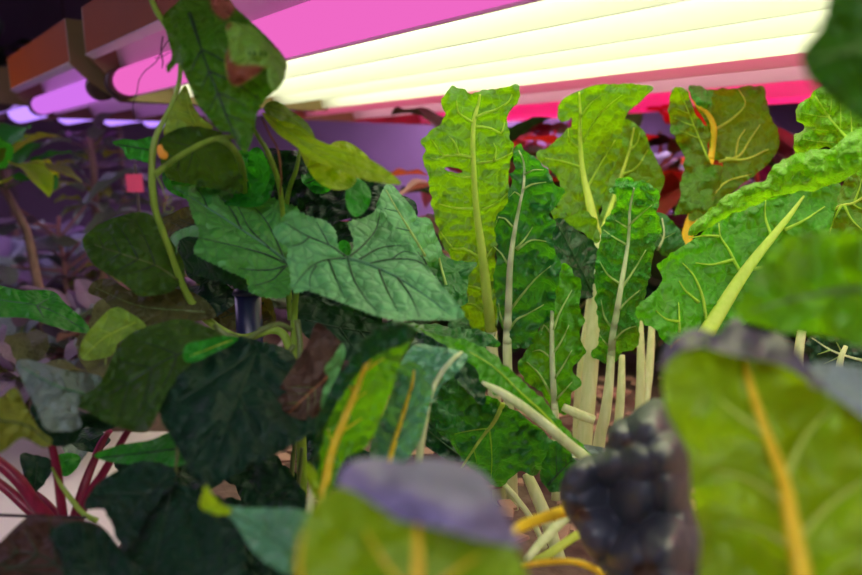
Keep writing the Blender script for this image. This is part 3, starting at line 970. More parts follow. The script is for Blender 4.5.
leaf(pf, [(420, 420), (432, 425), (452, 440), (466, 458), (452, 462), (430, 450), (414, 436)], [(420, 425, .60), (460, 455, .60), (430, 450, .6)], M['chard_dark'], ruffle=.006, rib=[(425, 428, 1), (462, 458, 2)], ribmat=M['vein_dark'])
for q, mt in (([(563, 407, .66, 8), (578, 414, .66, 10), (594, 420, .66, 9)], 'rib_white'),
              ([(505, 485, .60, 5), (516, 498, .60, 6), (532, 520, .60, 6), (545, 548, .60, 6)], 'rib_white'),
              ([(527, 474, .62, 10), (535, 492, .62, 12), (545, 516, .62, 13), (560, 560, .62, 13)], 'rib_white'),
              ([(526, 560, .42, 7), (541, 543, .43, 9), (556, 527, .44, 9), (575, 510, .45, 9)], 'rib_white'),
              ([(532, 562, .43, 7), (552, 552, .43, 8), (572, 538, .44, 8), (590, 528, .45, 8)], 'rib_lime')):
    stem('leaf_stalk', q, M[mt], pf)
leaf(pf, [(555, 450), (572, 444), (595, 446), (612, 452), (602, 470), (580, 472)], [(555, 450, .56), (612, 452, .56), (590, 472, .55)], M['kale'], rib=[(560, 455, 1), (606, 462, 2)], ruffle=.006)

# ---------------------------------------------------------------- golden-stemmed chard in the foreground, bottom centre
pg = thing('swiss_chard', at_soil(470, 760, .30), 'golden-ribbed chard close to the viewer at bottom centre, upright leaf with orange midrib', 'chard plant')
leaf(pg, [(412, 328), (412, 340), (402, 358), (397, 375), (384, 412), (367, 446), (346, 458), (335, 480), (325, 500), (317, 498), (315, 470), (316, 440), (324, 410), (340, 385), (357, 364), (372, 346), (392, 334)],
     [(410, 332, .36), (398, 370, .345), (350, 380, .375), (365, 445, .355), (325, 495, .36), (318, 440, .37)], M['chard_near'],
     rib=[(392, 338, 1.5), (378, 350, 3), (368, 362, 5.5), (355.5, 393, 7.5), (341, 428, 8.5), (332, 452, 9), (326, 480, 9.5), (322, 500, 9.5)], ribmat=M['rib_gold'],
     veins=[[(356, 393), (350, 388), (347, 380)], [(344, 421), (351, 410), (356, 400), (366, 392)], [(334, 448), (330, 438), (328, 428)], [(341, 432), (352, 425), (362, 418)], [(362, 375), (372, 366), (384, 358)]],
     veinmat=M['rib_gold'], vw=2.2, puff=.002, rough=.001, ruffle=.004, petiole=[(316, 530, .36, 10), (318, 600, .37, 11), (340, 760, .36, 12)], cup=-.008)
leaf(pg, [(412, 326), (414, 337), (404, 345), (388, 349), (368, 362), (352, 382), (338, 402), (327, 424), (320, 452), (317, 476), (314, 455), (316, 428), (322, 408), (332, 388), (345, 366), (360, 346), (377, 329), (395, 322)],
     [(412, 330, .35), (380, 340, .34), (345, 378, .355), (318, 460, .36), (325, 410, .35)], M['chard_dark'], rough=.002, ruffle=.005, name='leaf', label='dark rolled-back edge of the upright leaf')
leaf(pg, [(306, 462), (312, 466), (317, 474), (319, 486), (318, 500), (311, 490), (306, 476)], [(306, 462, .365), (319, 500, .36), (316, 475, .36)], M['cuke_yellow'])
stem('leaf_stalk', [(318, 446, .38, 3), (315, 470, .38, 5), (310, 505, .38, 7), (308, 560, .38, 8), (330, 760, .38, 10)], M['rib_white'], pg)
leaf(pg, [(397, 369), (403, 364), (412, 362), (423, 370), (432, 385), (430, 405), (420, 440), (406, 462), (396, 472), (385, 468), (370, 454), (376, 430), (388, 405), (394, 385)],
     [(400, 365, .40), (430, 385, .385), (372, 450, .40), (400, 470, .38)], M['teal_gloss'], rib=[(414, 370, 1.5), (412, 385, 3), (401, 422, 4.5), (391, 455, 6), (388, 475, 6.5)], ribmat=M['rib_gold'],
     veins=[[(408, 398), (416, 385), (420, 376)], [(400, 424), (412, 412), (422, 402)], [(395, 442), (405, 432), (414, 425)], [(404, 412), (396, 402), (395, 390)], [(397, 436), (386, 430), (382, 424)]],
     veinmat=M['vein_teal'], vw=1.4, puff=.004, rough=.003, ruffle=.006, petiole=[(386, 500, .39, 7), (384, 560, .39, 8), (390, 760, .37, 10)])
leaf(pg, [(400, 368), (408, 351), (418, 344), (434, 346), (460, 351), (468, 358), (455, 375), (442, 385), (432, 402), (425, 385), (415, 372)],
     [(402, 365, .43), (465, 353, .44), (430, 400, .42), (430, 350, .44)], M['teal_gloss'], rib=[(462, 352, 3), (452, 360, 5), (440, 375, 5.5), (431, 392, 6)], ribmat=M['rib_white'], rough=.002, ruffle=.005,
     petiole=[(425, 420, .43, 7), (415, 500, .43, 8), (405, 700, .40, 9)])
leaf(pg, [(452, 350), (482, 378), (484, 405), (475, 400), (462, 384), (448, 372), (440, 380), (444, 365)], [(452, 350, .50), (484, 405, .49), (445, 378, .49)], M['chard_dark'], ruffle=.004)
# bottom-left silvery leaf with lime underside tip
leaf(pg, [(206, 486), (201, 507), (212, 513), (226, 514), (239, 530), (254, 553), (274, 568), (291, 574), (300, 552), (308, 530), (310, 514), (292, 508), (277, 508), (242, 507), (222, 504), (213, 496)],
     [(206, 495, .30), (250, 520, .31), (300, 520, .29), (290, 570, .28), (240, 535, .30)], M['teal_gloss'], rib=[(215, 503, 1), (245, 520, 1.5), (275, 540, 2), (300, 556, 3)], ribmat=M['vein_teal'], autoveins=4, veinmat=M['vein_teal'], vw=1.0,
     puff=.003, rough=.0015, ruffle=.003, label='silvery leaf with its upper side to the light')
leaf(pg, [(206, 485), (212, 494), (222, 504), (232, 510), (226, 515), (212, 514), (200, 507), (202, 494)], [(206, 485, .294), (230, 512, .304), (201, 507, .298)], M['cuke_yellow'], ruffle=.001)
# blurred leaf right in front of the lens
leaf(pg, [(296, 600), (295, 560), (302, 525), (318, 500), (335, 488), (352, 484), (375, 496), (400, 512), (440, 522), (480, 534), (505, 540), (522, 560), (530, 600), (520, 660), (420, 680), (320, 660)],
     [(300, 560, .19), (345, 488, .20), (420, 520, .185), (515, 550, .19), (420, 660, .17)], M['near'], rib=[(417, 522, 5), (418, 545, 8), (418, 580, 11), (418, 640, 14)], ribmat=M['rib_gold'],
     veins=[[(418, 600), (390, 570), (365, 530)], [(418, 600), (450, 575), (480, 555)], [(303, 600), (299, 560), (305, 530)]], veinmat=M['rib_gold'], vw=4, puff=.002, rough=.001, ruffle=.002, petiole=[(420, 760, .17, 16), (430, 1000, .19, 18), (450, 1300, .2, 18)], step=6)
leaf(pg, [(338, 486), (340, 472), (352, 461), (375, 457), (400, 461), (430, 458), (458, 462), (484, 474), (498, 498), (512, 525), (522, 545), (505, 545), (480, 540), (440, 528), (400, 520), (375, 504), (352, 490)],
     [(345, 480, .20), (400, 460, .225), (480, 476, .215), (405, 490, .183), (480, 508, .182), (510, 545, .19), (400, 520, .186), (350, 492, .195)], M['plum'], ruffle=.002, rufw=20, rough=.002, rfreq=40, step=5, label='rolled-over upper side with a lilac sheen')
stem('leaf_stalk', [(508, 536, .30, 9), (522, 526, .32, 11), (540, 519, .35, 11), (562, 512, .38, 12), (590, 500, .42, 12)], M['rib_gold'], pg)
stem('leaf_stalk', [(522, 566, .36, 5), (545, 562, .36, 6), (575, 562, .37, 6), (600, 572, .37, 7), (640, 600, .37, 7)], M['rib_gold'], pg)

# ---------------------------------------------------------------- foreground right: leaves almost touching the lens
ph = thing('swiss_chard', at_soil(800, 800, .30), 'blurred golden-ribbed chard leaf filling the bottom right corner', 'chard plant')
leaf(ph, [(662, 378), (668, 352), (684, 340), (705, 340), (735, 345), (778, 345), (800, 365), (816, 380), (840, 396), (880, 420), (900, 500), (890, 600), (840, 660), (740, 660), (700, 600), (701, 540), (692, 500), (688, 453), (668, 415)],
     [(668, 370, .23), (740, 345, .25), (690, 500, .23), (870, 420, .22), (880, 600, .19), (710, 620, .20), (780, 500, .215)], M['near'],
     rib=[(745, 360, 3), (752, 390, 7), (766, 432, 9), (784, 481, 12), (791, 520, 15), (802, 575, 18), (812, 650, 20)], ribmat=M['rib_gold'],
     veins=[[(785, 480), (795, 455), (806, 435), (830, 410)], [(797, 540), (830, 505), (865, 480)], [(770, 440), (745, 420), (720, 400)], [(788, 505), (750, 480), (715, 470)], [(797, 550), (760, 530), (725, 520)]],
     veinmat=M['rib_lime'], vw=4, puff=.003, rough=.003, rfreq=40, ruffle=.003, step=6, petiole=[(820, 760, .2, 20), (820, 1000, .22, 20)])
leaf(ph, [(660, 374), (664, 350), (680, 334), (700, 328), (716, 334), (735, 318), (752, 330), (778, 333), (796, 350), (812, 370), (826, 388), (815, 388), (795, 372), (770, 362), (735, 356), (705, 348), (684, 350), (668, 362)],
     [(662, 370, .225), (700, 330, .25), (740, 322, .26), (820, 385, .22), (740, 358, .235)], M['plum_dark'], rough=.003, ruffle=.004, step=5, label='dark plum edge rolled over the top')
leaf(ph, [(808, 366), (830, 362), (870, 368), (920, 385), (920, 450), (880, 432), (850, 408), (822, 388)], [(810, 368, .24), (900, 380, .23), (880, 430, .215)], M['kale'], ruffle=.003, step=6, label='lilac-lit fold beside the corner leaf')
pi_ = thing('swiss_chard', at_soil(960, 700, .32), 'blurred plain green chard leaf reaching in from the right edge', 'chard plant')
leaf(pi_, [(735, 316), (740, 300), (752, 280), (765, 258), (780, 240), (811, 232), (862, 232), (920, 240), (960, 290), (920, 350), (862, 346), (831, 338), (805, 333), (785, 333), (763, 327)],
     [(740, 312, .26), (780, 240, .27), (862, 235, .25), (862, 345, .23), (930, 300, .22)], M['near_deep'], rib=[(750, 312, 2), (790, 300, 4), (850, 290, 7), (920, 295, 10), (955, 300, 12)], ribmat=M['rib_green'],
     ruffle=.003, rough=.005, rfreq=45, step=6, petiole=[(1000, 330, .22, 14), (1050, 500, .24, 15), (1030, 800, .28, 16)], height=None)
pj = thing('swiss_chard', at_soil(1100, 560, .32), 'dark green blurred leaf hanging in the top right corner', 'chard plant')
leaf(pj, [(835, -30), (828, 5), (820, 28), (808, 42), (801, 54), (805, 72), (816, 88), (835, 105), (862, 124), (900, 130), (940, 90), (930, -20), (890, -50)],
     [(830, 0, .20), (802, 58, .185), (862, 120, .18), (930, 60, .19), (870, 30, .185)], M['near_dark'], rib=[(812, 60, 2), (850, 50, 5), (900, 45, 8), (935, 50, 10)], ribmat=M['rib_green'], rough=.005, rfreq=45, ruffle=.003, step=6,
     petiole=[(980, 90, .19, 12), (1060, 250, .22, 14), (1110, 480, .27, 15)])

# ---------------------------------------------------------------- dark savoy leaf, puckered into lobes
pk = thing('savoy_cabbage', at_soil(650, 640, .36), 'dark purple-green puckered savoy leaf head between the stalks and the corner leaf', 'cabbage plant')
so_ = [(560, 497), (562, 480), (572, 465), (588, 455), (603, 452), (607, 440), (608, 430), (616, 420), (628, 416), (642, 405), (655, 398), (665, 405), (670, 418), (686, 440), (693, 475), (690, 500), (700, 530), (704, 560), (700, 600), (660, 640), (625, 620), (608, 580),
       (595, 562), (583, 545), (577, 530), (566, 515)]
lob = [(578, 476, 24), (570, 500, 18), (594, 530, 27), (590, 500, 20), (618, 434, 20), (610, 466, 22), (650, 424, 28), (668, 452, 30), (640, 462, 26), (634, 500, 27), (672, 492, 28), (664, 545, 34), (632, 550, 26), (690, 545, 24), (660, 595, 34), (625, 590, 24), (685, 515, 20)]
leaf(pk, so_, [(565, 495, .375), (600, 530, .38), (655, 400, .37), (660, 470, .335), (700, 500, .36), (655, 560, .335), (612, 460, .365), (605, 500, .385)], M['black_savoy'], rough=.0012, ruffle=.001, rim=.012, step=2.0,
     height=bump_row(lob, 1.35), dry=[[(630, 568), (650, 562), (660, 575), (640, 582)], [(570, 505), (585, 508), (592, 520), (578, 520)], [(622, 443), (630, 438), (634, 446), (626, 450)]])
leaf(pk, [(625, 422), (640, 406), (660, 398), (672, 405), (680, 425), (690, 450), (680, 455), (660, 430), (645, 425)], [(640, 410, .38), (672, 405, .375), (688, 450, .37)], M['kale'], rough=.003, ruffle=.004, label='pale teal upper edge')
stem('stalk', [(655, 590, .36, 14), (660, 680, .36, 18), (650, 800, .36, 20), (645, 900, .36, 20)], M['rib_green'], pk)

# ================================================================== cucumber vine, left half
vine = thing('cucumber_vine', at_soil(290, 520, .55), 'large-leaved climbing cucumber vine with a wilted leaf at its top, left half', 'cucumber plant')
stem('stem', [(140, -40, .46, 7), (150, -5, .46, 6), (157, 12, .455, 6), (166, 25, .45, 6), (178, 50, .45, 4), (180, 75, .45, 4.5), (175, 97, .45, 4.5), (165, 118, .45, 5), (155, 140, .45, 6), (152, 165, .45, 7), (153, 195, .455, 7.5), (157, 215, .46, 7), (168, 245, .47, 6),
              (185, 290, .49, 7), (205, 318, .50, 8), (240, 338, .51, 8), (275, 330, .52, 8), (290, 350, .52, 9), (300, 420, .54, 10), (302, 500, .55, 10), (300, 620, .55, 10)], M['vine_stem'], vine)
stem('petiole', [(240, 136, .44, 5), (214, 139, .44, 5), (190, 150, .445, 5.5), (168, 164, .45, 6), (156, 174, .45, 7)], M['vine_stem'], vine)
stem('petiole', [(214, 138, .43, 4), (226, 142, .43, 6), (236, 152, .435, 6.5), (242, 168, .46, 6.5), (244, 186, .50, 6), (246, 215, .54, 6), (250, 320, .56, 6)], M['vine_stem'], vine)
stem('petiole', [(252, 126, .46, 4), (260, 140, .46, 4.5), (268, 153, .46, 5), (280, 190, .49, 5), (286, 260, .545, 5), (290, 320, .55, 5)], M['vine_stem'], vine)
stem('petiole', [(346, 258, .475, 3), (330, 262, .50, 4), (305, 270, .51, 5), (296, 295, .51, 6), (294, 330, .515, 7), (297, 360, .52, 7)], M['vine_stem'], vine)
stem('petiole', [(300, 150, .50, 3), (296, 170, .50, 4.5), (288, 195, .525, 5), (284, 240, .55, 5), (290, 300, .56, 5)], M['vine_stem'], vine)
stem('petiole', [(294, 345, .46, 5), (286, 360, .46, 5.5), (289, 372, .455, 5), (298, 365, .455, 5), (300, 345, .46, 6), (297, 320, .465, 6)], M['vine_dim'], vine)
stem('petiole', [(214, 325, .44, 5), (228, 336, .44, 6), (246, 339, .44, 6), (262, 330, .44, 6), (278, 324, .445, 5), (292, 330, .45, 5)], M['vine_dim'], vine)
for q in ([(262, 118, .45, 2), (270, 135, .45, 2.2), (278, 150, .45, 2), (281, 175, .46, 1.6), (280, 195, .47, 1.4)],
          [(158, 130, .44, 1.2), (152, 160, .44, 1.4), (158, 178, .44, 1.4), (162, 186, .44, 1.2), (166, 198, .44, 1), (171, 196, .44, 1), (171, 202, .44, 1), (165, 203, .44, 1), (164, 211, .44, 1), (170, 213, .44, 1), (174, 208, .44, 1), (168, 206, .44, 1)]):
    stem('tendril', q, M['dry_stem'] if q[0][0] > 200 else M['vine_stem'], vine, 1, 6)
stem('tendril', [(182, 10, .44, 1.5), (181, 16, .44, 1.6), (177, 26, .44, 1.6), (178, 38, .44, 1.4), (175, 42, .44, 1.3)], M['vine_stem'], vine, 1, 6)
for q in ([(170, 38, .45, .9), (163, 48, .45, .9), (156, 62, .45, .9), (146, 70, .45, .9), (139, 80, .45, .8), (137, 92, .45, .8), (133, 104, .45, .8), (134, 120, .45, .6)],
          [(163, 36, .45, 1.3), (161, 50, .45, 1.3), (163, 62, .45, 1.3), (162, 68, .45, 1)], [(170, 52, .45, .7), (160, 58, .45, .7), (155, 58, .45, .5)]):
    stem('withered_tendril', q, M['thread'], vine, 1, 6)
bud = leaf(vine, [(157, 146), (161, 144), (164, 150), (168, 154), (167, 159), (162, 159), (158, 155)], [(157, 146, .437), (168, 154, .437), (160, 158, .437)], M['bud'], name='flower_bud', ruffle=.001)
# wilted leaf at the top
leaf(vine, Z('K', [(100, 20), (150, -20), (250, -20), (292, 25), (350, 78), (400, 128), (438, 175), (443, 205), (425, 245), (405, 278), (380, 302), (352, 350), (346, 400), (322, 460), (300, 445), (272, 402), (240, 395), (200, 350), (172, 312),
                   (130, 215), (112, 192), (86, 220), (80, 198), (96, 170), (78, 92), (66, 60), (84, 32)]),
     [(175, 20, .43), (230, 0, .44), (285, 60, .42), (240, 140, .40), (200, 100, .405), (220, 60, .40)], M['cuke_wilt'], rib=Z('K', [(305, 440, 1), (270, 370, 2), (235, 280, 2.5), (200, 190, 2.5), (170, 100, 3), (150, 40, 4)]), ribmat=M['vein_dim'],
     autoveins=5, veinmat=M['vein_dim'], vw=1.5, puff=.003, rough=.003, ruffle=.006, rufw=12, teeth=.6, cup=.01,
     dry=[Z('K', [(400, 130), (430, 160), (446, 200), (425, 195), (395, 165)]), Z('K', [(215, -10), (290, 10), (262, 60), (225, 40)])])
leaf(vine, Z('K', [(258, 88), (270, 66), (300, 70), (342, 82), (380, 120), (412, 150), (440, 185), (436, 240), (405, 278), (385, 240), (380, 208), (350, 232), (292, 263), (264, 238), (256, 180), (268, 130)]),
     [(230, 25, .395), (285, 60, .40), (270, 90, .385), (235, 85, .385), (255, 55, .38)], M['cuke_back'], rough=.002, ruffle=.004, teeth=.6, label='folded-over tip with a dry brown patch',
     dry=[Z('K', [(262, 130), (275, 180), (300, 195), (345, 195), (380, 206), (350, 232), (292, 263), (264, 238), (256, 180)]), Z('K', [(258, 88), (268, 64), (276, 72), (268, 92)])],
     holes=[Z('K', q) for q in ([(328, 156), (334, 156), (335, 168), (329, 168)], [(343, 155), (351, 155), (352, 170), (344, 170)], [(360, 154), (369, 155), (371, 172), (362, 171)], [(374, 153), (382, 156), (384, 172), (376, 172)])])
leaf(vine, [(186, 86), (193, 105), (202, 118), (213, 127), (205, 132), (185, 130), (164, 135), (170, 112), (180, 92)], [(186, 86, .47), (213, 127, .47), (164, 135, .48)], M['cuke_back'], rough=.003, puff=.003, rib=[(186, 92, 1), (190, 112, 1.5), (200, 130, 2)], ribmat=M['vein_lime'], autoveins=3, veinmat=M['vein_lime'], vw=.9)
leaf(vine, [(160, 140), (183, 127), (206, 128), (228, 137), (240, 160), (242, 192), (220, 190), (190, 184), (168, 178), (160, 160)], [(165, 140, .47), (230, 140, .46), (240, 190, .48), (170, 178, .49)], M['cuke_mid'], rib=[(165, 168, 1.5), (190, 150, 2), (212, 139, 3)], ribmat=M['vine_dim'], autoveins=3, veinmat=M['vein_dim'], vw=1, ruffle=.005, teeth=.6)
leaf(vine, [(112, 143), (122, 139), (136, 140), (153, 138), (152, 162), (138, 160), (127, 158), (122, 148)], [(112, 143, .49), (152, 140, .47), (140, 160, .48)], M['cuke_green'], rib=[(116, 144, 1), (150, 150, 1.5)], ribmat=M['vein_dark'], autoveins=3, veinmat=M['vein_dark'], vw=.8, teeth=.6)
leaf(vine, [(163, 172), (182, 168), (214, 160), (238, 150), (262, 158), (275, 178), (262, 205), (222, 205), (190, 200), (168, 190)], [(165, 175, .53), (270, 165, .53), (220, 205, .51), (220, 165, .54)], M['cuke_green'], rib=[(170, 180, 1), (215, 182, 2), (262, 180, 2.5)], ribmat=M['vein_lime'], autoveins=4, veinmat=M['vein_dark'], vw=1, puff=.003, ruffle=.006)
leaf(vine, [(248, 156), (258, 147), (266, 158), (270, 175), (262, 196), (250, 190)], [(250, 156, .50), (268, 170, .50), (255, 195, .5)], M['cuke_green'], ruffle=.005, teeth=.5)
# toothed leaf in the middle left
leaf(vine, Z('L', [(38, 50), (120, 50), (200, 57), (280, 70), (350, 85), (420, 112), (445, 130), (440, 230), (425, 330), (412, 400), (340, 408), (285, 388), (276, 352), (210, 320), (150, 290), (108, 262), (122, 205), (100, 140), (84, 92)]),
     [(172, 187, .50), (270, 195, .53), (300, 215, .53), (195, 250, .47), (250, 290, .475), (288, 280, .49)], M['cuke_less_lit'], rib=Z('L', [(45, 55, 1), (150, 120, 1.8), (260, 190, 2.5), (350, 250, 3), (415, 300, 4)]), ribmat=M['vein_teal'],
     veins=[Z('L', q) for q in ([(410, 300), (340, 270), (250, 245), (120, 215)], [(410, 305), (340, 320), (250, 315)], [(400, 292), (370, 220), (330, 150), (270, 90)], [(410, 300), (415, 220), (410, 150)], [(260, 190), (230, 130), (190, 80)],
            [(350, 250), (290, 190), (240, 100)], [(150, 120), (140, 90), (120, 62)], [(405, 305), (360, 350), (300, 370)])],
     veinmat=M['vein_dark'], vw=1.6, puff=.004, rough=.0022, rfreq=45, ruffle=.004, teeth=1.8, step=2.2)
leaf(vine, Z('L', [(25, 240), (40, 205), (80, 185), (118, 178), (122, 212), (90, 212), (62, 225), (55, 262), (45, 285), (28, 262)]), [(170, 245, .50), (197, 228, .48), (175, 255, .49)], M['cuke'], ruffle=.003, rough=.002, teeth=.8)
leaf(vine, Z('L', [(62, 230), (90, 212), (125, 210), (120, 262), (160, 295), (220, 325), (275, 352), (282, 388), (230, 372), (160, 345), (100, 330), (65, 290)]), [(182, 240, .53), (200, 270, .52), (246, 290, .52), (190, 270, .53)], M['cuke_dark'], teeth=2, ruffle=.004)
# big pale leaf facing the viewer
V6 = Z('L', [(360, 200), (380, 168), (400, 142), (432, 130), (480, 148), (530, 163), (562, 195), (568, 240), (590, 282), (612, 262), (618, 225), (600, 170), (640, 155), (672, 142), (700, 118), (722, 150), (760, 192), (800, 228)]) + \
     Z('B', [(25, 150), (80, 225), (150, 320), (215, 400), (262, 462), (258, 482), (238, 492), (150, 494), (50, 492), (0, 498)]) + \
     Z('L', [(700, 470), (640, 448), (580, 425), (520, 402), (470, 386), (436, 396), (420, 380), (416, 330), (405, 290), (408, 250), (385, 232)])
leaf(vine, V6, [(275, 232, .455), (300, 213, .47), (345, 258, .475), (380, 210, .52), (462, 315, .45), (400, 318, .43), (295, 290, .44), (410, 260, .485), (350, 300, .44)], M['cuke'],
     rib=Z('L', [(930, 465, 1), (860, 410, 2), (760, 345, 3), (660, 300, 4), (600, 282, 5)]), ribmat=M['vein_teal'],
     veins=[Z('L', q) for q in ([(598, 280), (520, 290), (470, 320), (430, 370)], [(598, 278), (540, 240), (470, 210), (400, 170)], [(600, 282), (620, 350), (650, 400), (690, 450)], [(600, 280), (650, 240), (690, 190), (705, 130)],
            [(660, 300), (740, 285), (820, 290), (880, 330)], [(760, 345), (800, 400), (830, 470)], [(540, 288), (560, 340), (590, 410)], [(500, 305), (480, 340), (480, 380)], [(700, 318), (720, 370), (760, 450)], [(630, 290), (700, 250), (770, 240)],
            [(540, 240), (520, 200), (500, 165)], [(480, 212), (450, 235), (410, 245)], [(740, 285), (780, 260), (820, 270)])],
     veinmat=M['vein_dark'], vw=1.7, puff=.0045, rough=.0022, rfreq=45, ruffle=.003, rufw=9, teeth=1.3, step=2.2)
leaf(vine, [(375, 222), (384, 187), (392, 185), (398, 191), (413, 208), (418, 217), (430, 219), (436, 235), (442, 252), (430, 262), (405, 240)], [(384, 187, .55), (430, 220, .55), (400, 235, .52), (435, 255, .55)], M['cuke'],
     rib=[(386, 190, 1.4), (396, 208, 2), (412, 234, 2.6), (425, 256, 3)], ribmat=M['vein_pale'], autoveins=3, veinmat=M['vein_teal'], vw=1.1, teeth=.8, puff=.003, ruffle=.005)
leaf(vine, [(436, 240), (446, 256), (460, 261), (476, 263), (469, 276), (467, 304), (455, 304), (440, 282), (424, 258), (430, 244)], [(440, 245, .60), (476, 263, .60), (460, 304, .57)], M['chard_deep'], rib=[(437, 245, 1.5), (440, 262, 2), (446, 285, 3)],
     ribmat=M['vein_pale'], autoveins=3, veinmat=M['vein_teal'], vw=1.1, puff=.003, ruffle=.005)
# bright leaves against the lamps
leaf(vine, [(262, 113), (275, 118), (300, 127), (318, 140), (340, 148), (360, 154), (378, 164), (392, 174), (401, 184), (382, 183), (355, 177), (335, 168), (312, 160), (296, 147), (276, 132)],
     [(262, 113, .46), (330, 145, .44), (400, 184, .41), (310, 155, .43), (360, 175, .41)], M['cuke_yellow'], rib=[(398, 182, .8), (370, 172, 1.4), (340, 160, 1.8), (305, 143, 2.2), (266, 115, 2.5)], ribmat=M['vein_lime'],
     veins=[[(305, 143), (330, 149), (355, 156), (375, 166)], [(300, 142), (325, 158), (355, 172)], [(285, 128), (300, 130), (315, 140)]], veinmat=M['vein_lime'], vw=1.2, puff=.003, rough=.001, ruffle=.002)
leaf(vine, [(264, 106), (275, 101), (292, 111), (308, 124), (315, 140), (300, 130), (282, 120), (268, 116)], [(264, 106, .48), (315, 140, .47), (290, 108, .49)], M['cuke_back'], rib=[(312, 136, 1), (290, 118, 1.5), (266, 108, 2)], ribmat=M['vein_lime'], autoveins=4, veinmat=M['vein_dark'], vw=.8, rough=.002)
leaf(vine, [(328, 149), (334, 142), (345, 141), (357, 147), (369, 158), (355, 155), (342, 150)], [(328, 149, .47), (345, 141, .48), (369, 158, .47)], M['cuke_yellow'])
leaf(vine, [(300, 148), (318, 155), (338, 168), (356, 178), (350, 188), (335, 190), (318, 182), (306, 165)], [(300, 148, .47), (356, 178, .46), (320, 182, .45)], M['cuke_yellow'], ruffle=.005, rough=.003)
leaf(vine, [(346, 186), (352, 178), (362, 180), (371, 192), (368, 208), (356, 217), (347, 208)], [(350, 180, .47), (371, 195, .47), (355, 215, .45)], M['cuke_green'], ruffle=.004)
leaf(vine, [(338, 244), (345, 240), (351, 247), (349, 256), (342, 256)], [(338, 244, .53), (351, 247, .53), (345, 256, .53)], M['cuke_green'])
rnd = random.Random(3)
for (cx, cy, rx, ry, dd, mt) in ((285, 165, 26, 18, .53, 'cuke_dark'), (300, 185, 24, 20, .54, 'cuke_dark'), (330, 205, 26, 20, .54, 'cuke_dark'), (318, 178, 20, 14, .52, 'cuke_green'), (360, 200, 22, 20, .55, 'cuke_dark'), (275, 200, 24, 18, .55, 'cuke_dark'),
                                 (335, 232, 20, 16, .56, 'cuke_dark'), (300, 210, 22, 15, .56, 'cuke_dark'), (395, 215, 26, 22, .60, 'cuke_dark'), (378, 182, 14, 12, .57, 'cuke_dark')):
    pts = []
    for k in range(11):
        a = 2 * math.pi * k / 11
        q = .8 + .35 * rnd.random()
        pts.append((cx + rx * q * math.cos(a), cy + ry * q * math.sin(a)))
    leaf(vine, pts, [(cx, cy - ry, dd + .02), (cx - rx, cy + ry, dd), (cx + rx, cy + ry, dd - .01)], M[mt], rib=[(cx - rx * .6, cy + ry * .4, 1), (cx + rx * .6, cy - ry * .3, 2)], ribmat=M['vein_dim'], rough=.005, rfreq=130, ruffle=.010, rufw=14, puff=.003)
# lower, darker leaves
leaf(vine, Z('Q', [(315, 430), (340, 390), (400, 350), (480, 322), (540, 315), (600, 338), (640, 400), (700, 500), (705, 570)]) + [(170, 292), (150, 296), (137, 295), (120, 281), (104, 272), (92, 262)],
     [(84, 245, .47), (140, 213, .49), (183, 275, .49), (130, 285, .45), (130, 245, .46)], M['cuke_mid'], rib=[(95, 245, 1), (125, 255, 1.5), (155, 265, 2), (178, 280, 2.5)], ribmat=M['vine_dim'], autoveins=4, veinmat=M['vein_dim'], vw=1.1, ruffle=.005, teeth=.6, puff=.003)
leaf(vine, [(88, 292), (96, 280), (112, 280), (137, 293), (170, 288), (200, 296), (216, 316), (190, 322), (170, 326), (140, 332), (120, 318), (104, 300)], [(90, 290, .50), (200, 300, .50), (140, 330, .47), (140, 295, .49)], M['cuke_old'], ruffle=.005, rib=[(96, 288, 1), (140, 306, 1.5), (205, 312, 2)], ribmat=M['vine_dim'])
leaf(vine, Z('R', [(432, 145), (500, 165), (560, 215), (500, 250), (452, 282), (425, 328), (322, 345), (308, 290), (350, 222)]), [(112, 308, .46), (146, 325, .46), (82, 358, .44)], M['cuke_back'], rib=Z('R', [(318, 335, 1), (400, 260, 1.5), (520, 200, 2)]), ribmat=M['vein_lime'], autoveins=3, veinmat=M['vein_lime'], vw=.9)
leaf(vine, [(74, 402), (99, 384), (112, 358), (125, 338), (146, 327), (183, 319), (215, 330), (238, 335), (228, 346), (205, 358), (185, 372), (168, 392), (152, 425), (140, 432), (110, 424), (88, 412)],
     [(80, 402, .40), (146, 328, .44), (235, 337, .45), (150, 425, .38), (170, 370, .41)], M['cuke_mid'], rib=[(88, 405, 1), (125, 385, 1.5), (170, 358, 2), (225, 338, 2.5)], ribmat=M['vein_dim'], autoveins=4, veinmat=M['vein_dim'], vw=1.2, puff=.004, ruffle=.004, teeth=.5, cup=-.008)
leaf(vine, [(186, 345), (205, 340), (222, 336), (238, 338), (230, 346), (212, 354), (196, 362), (184, 360)], [(188, 348, .395), (238, 338, .42), (190, 362, .395)], M['cuke_green'], ruffle=.003, rib=[(190, 356, 1), (232, 340, 1.5)], ribmat=M['vein_lime'])
leaf(vine, [(160, 398), (180, 375), (205, 352), (235, 336), (262, 342), (285, 348), (302, 368), (312, 400), (318, 428), (298, 442), (270, 458), (235, 474), (207, 488), (190, 472), (176, 445), (160, 415)],
     [(165, 400, .40), (240, 340, .44), (310, 380, .43), (205, 485, .35), (260, 420, .385), (315, 430, .40)], M['cuke_dark'], rib=[(208, 482, 1), (225, 430, 1.8), (245, 380, 2.4), (258, 348, 3)], ribmat=M['vein_dim'],
     veins=[[(256, 350), (220, 375), (180, 400)], [(250, 365), (280, 400), (300, 430)], [(256, 350), (285, 370), (306, 400)], [(232, 415), (205, 440), (190, 462)], [(238, 395), (255, 425), (262, 450)], [(228, 425), (240, 445), (240, 468)]], veinmat=M['vein_dim'], vw=1.3, puff=.005, rough=.003, ruffle=.005, teeth=.5)
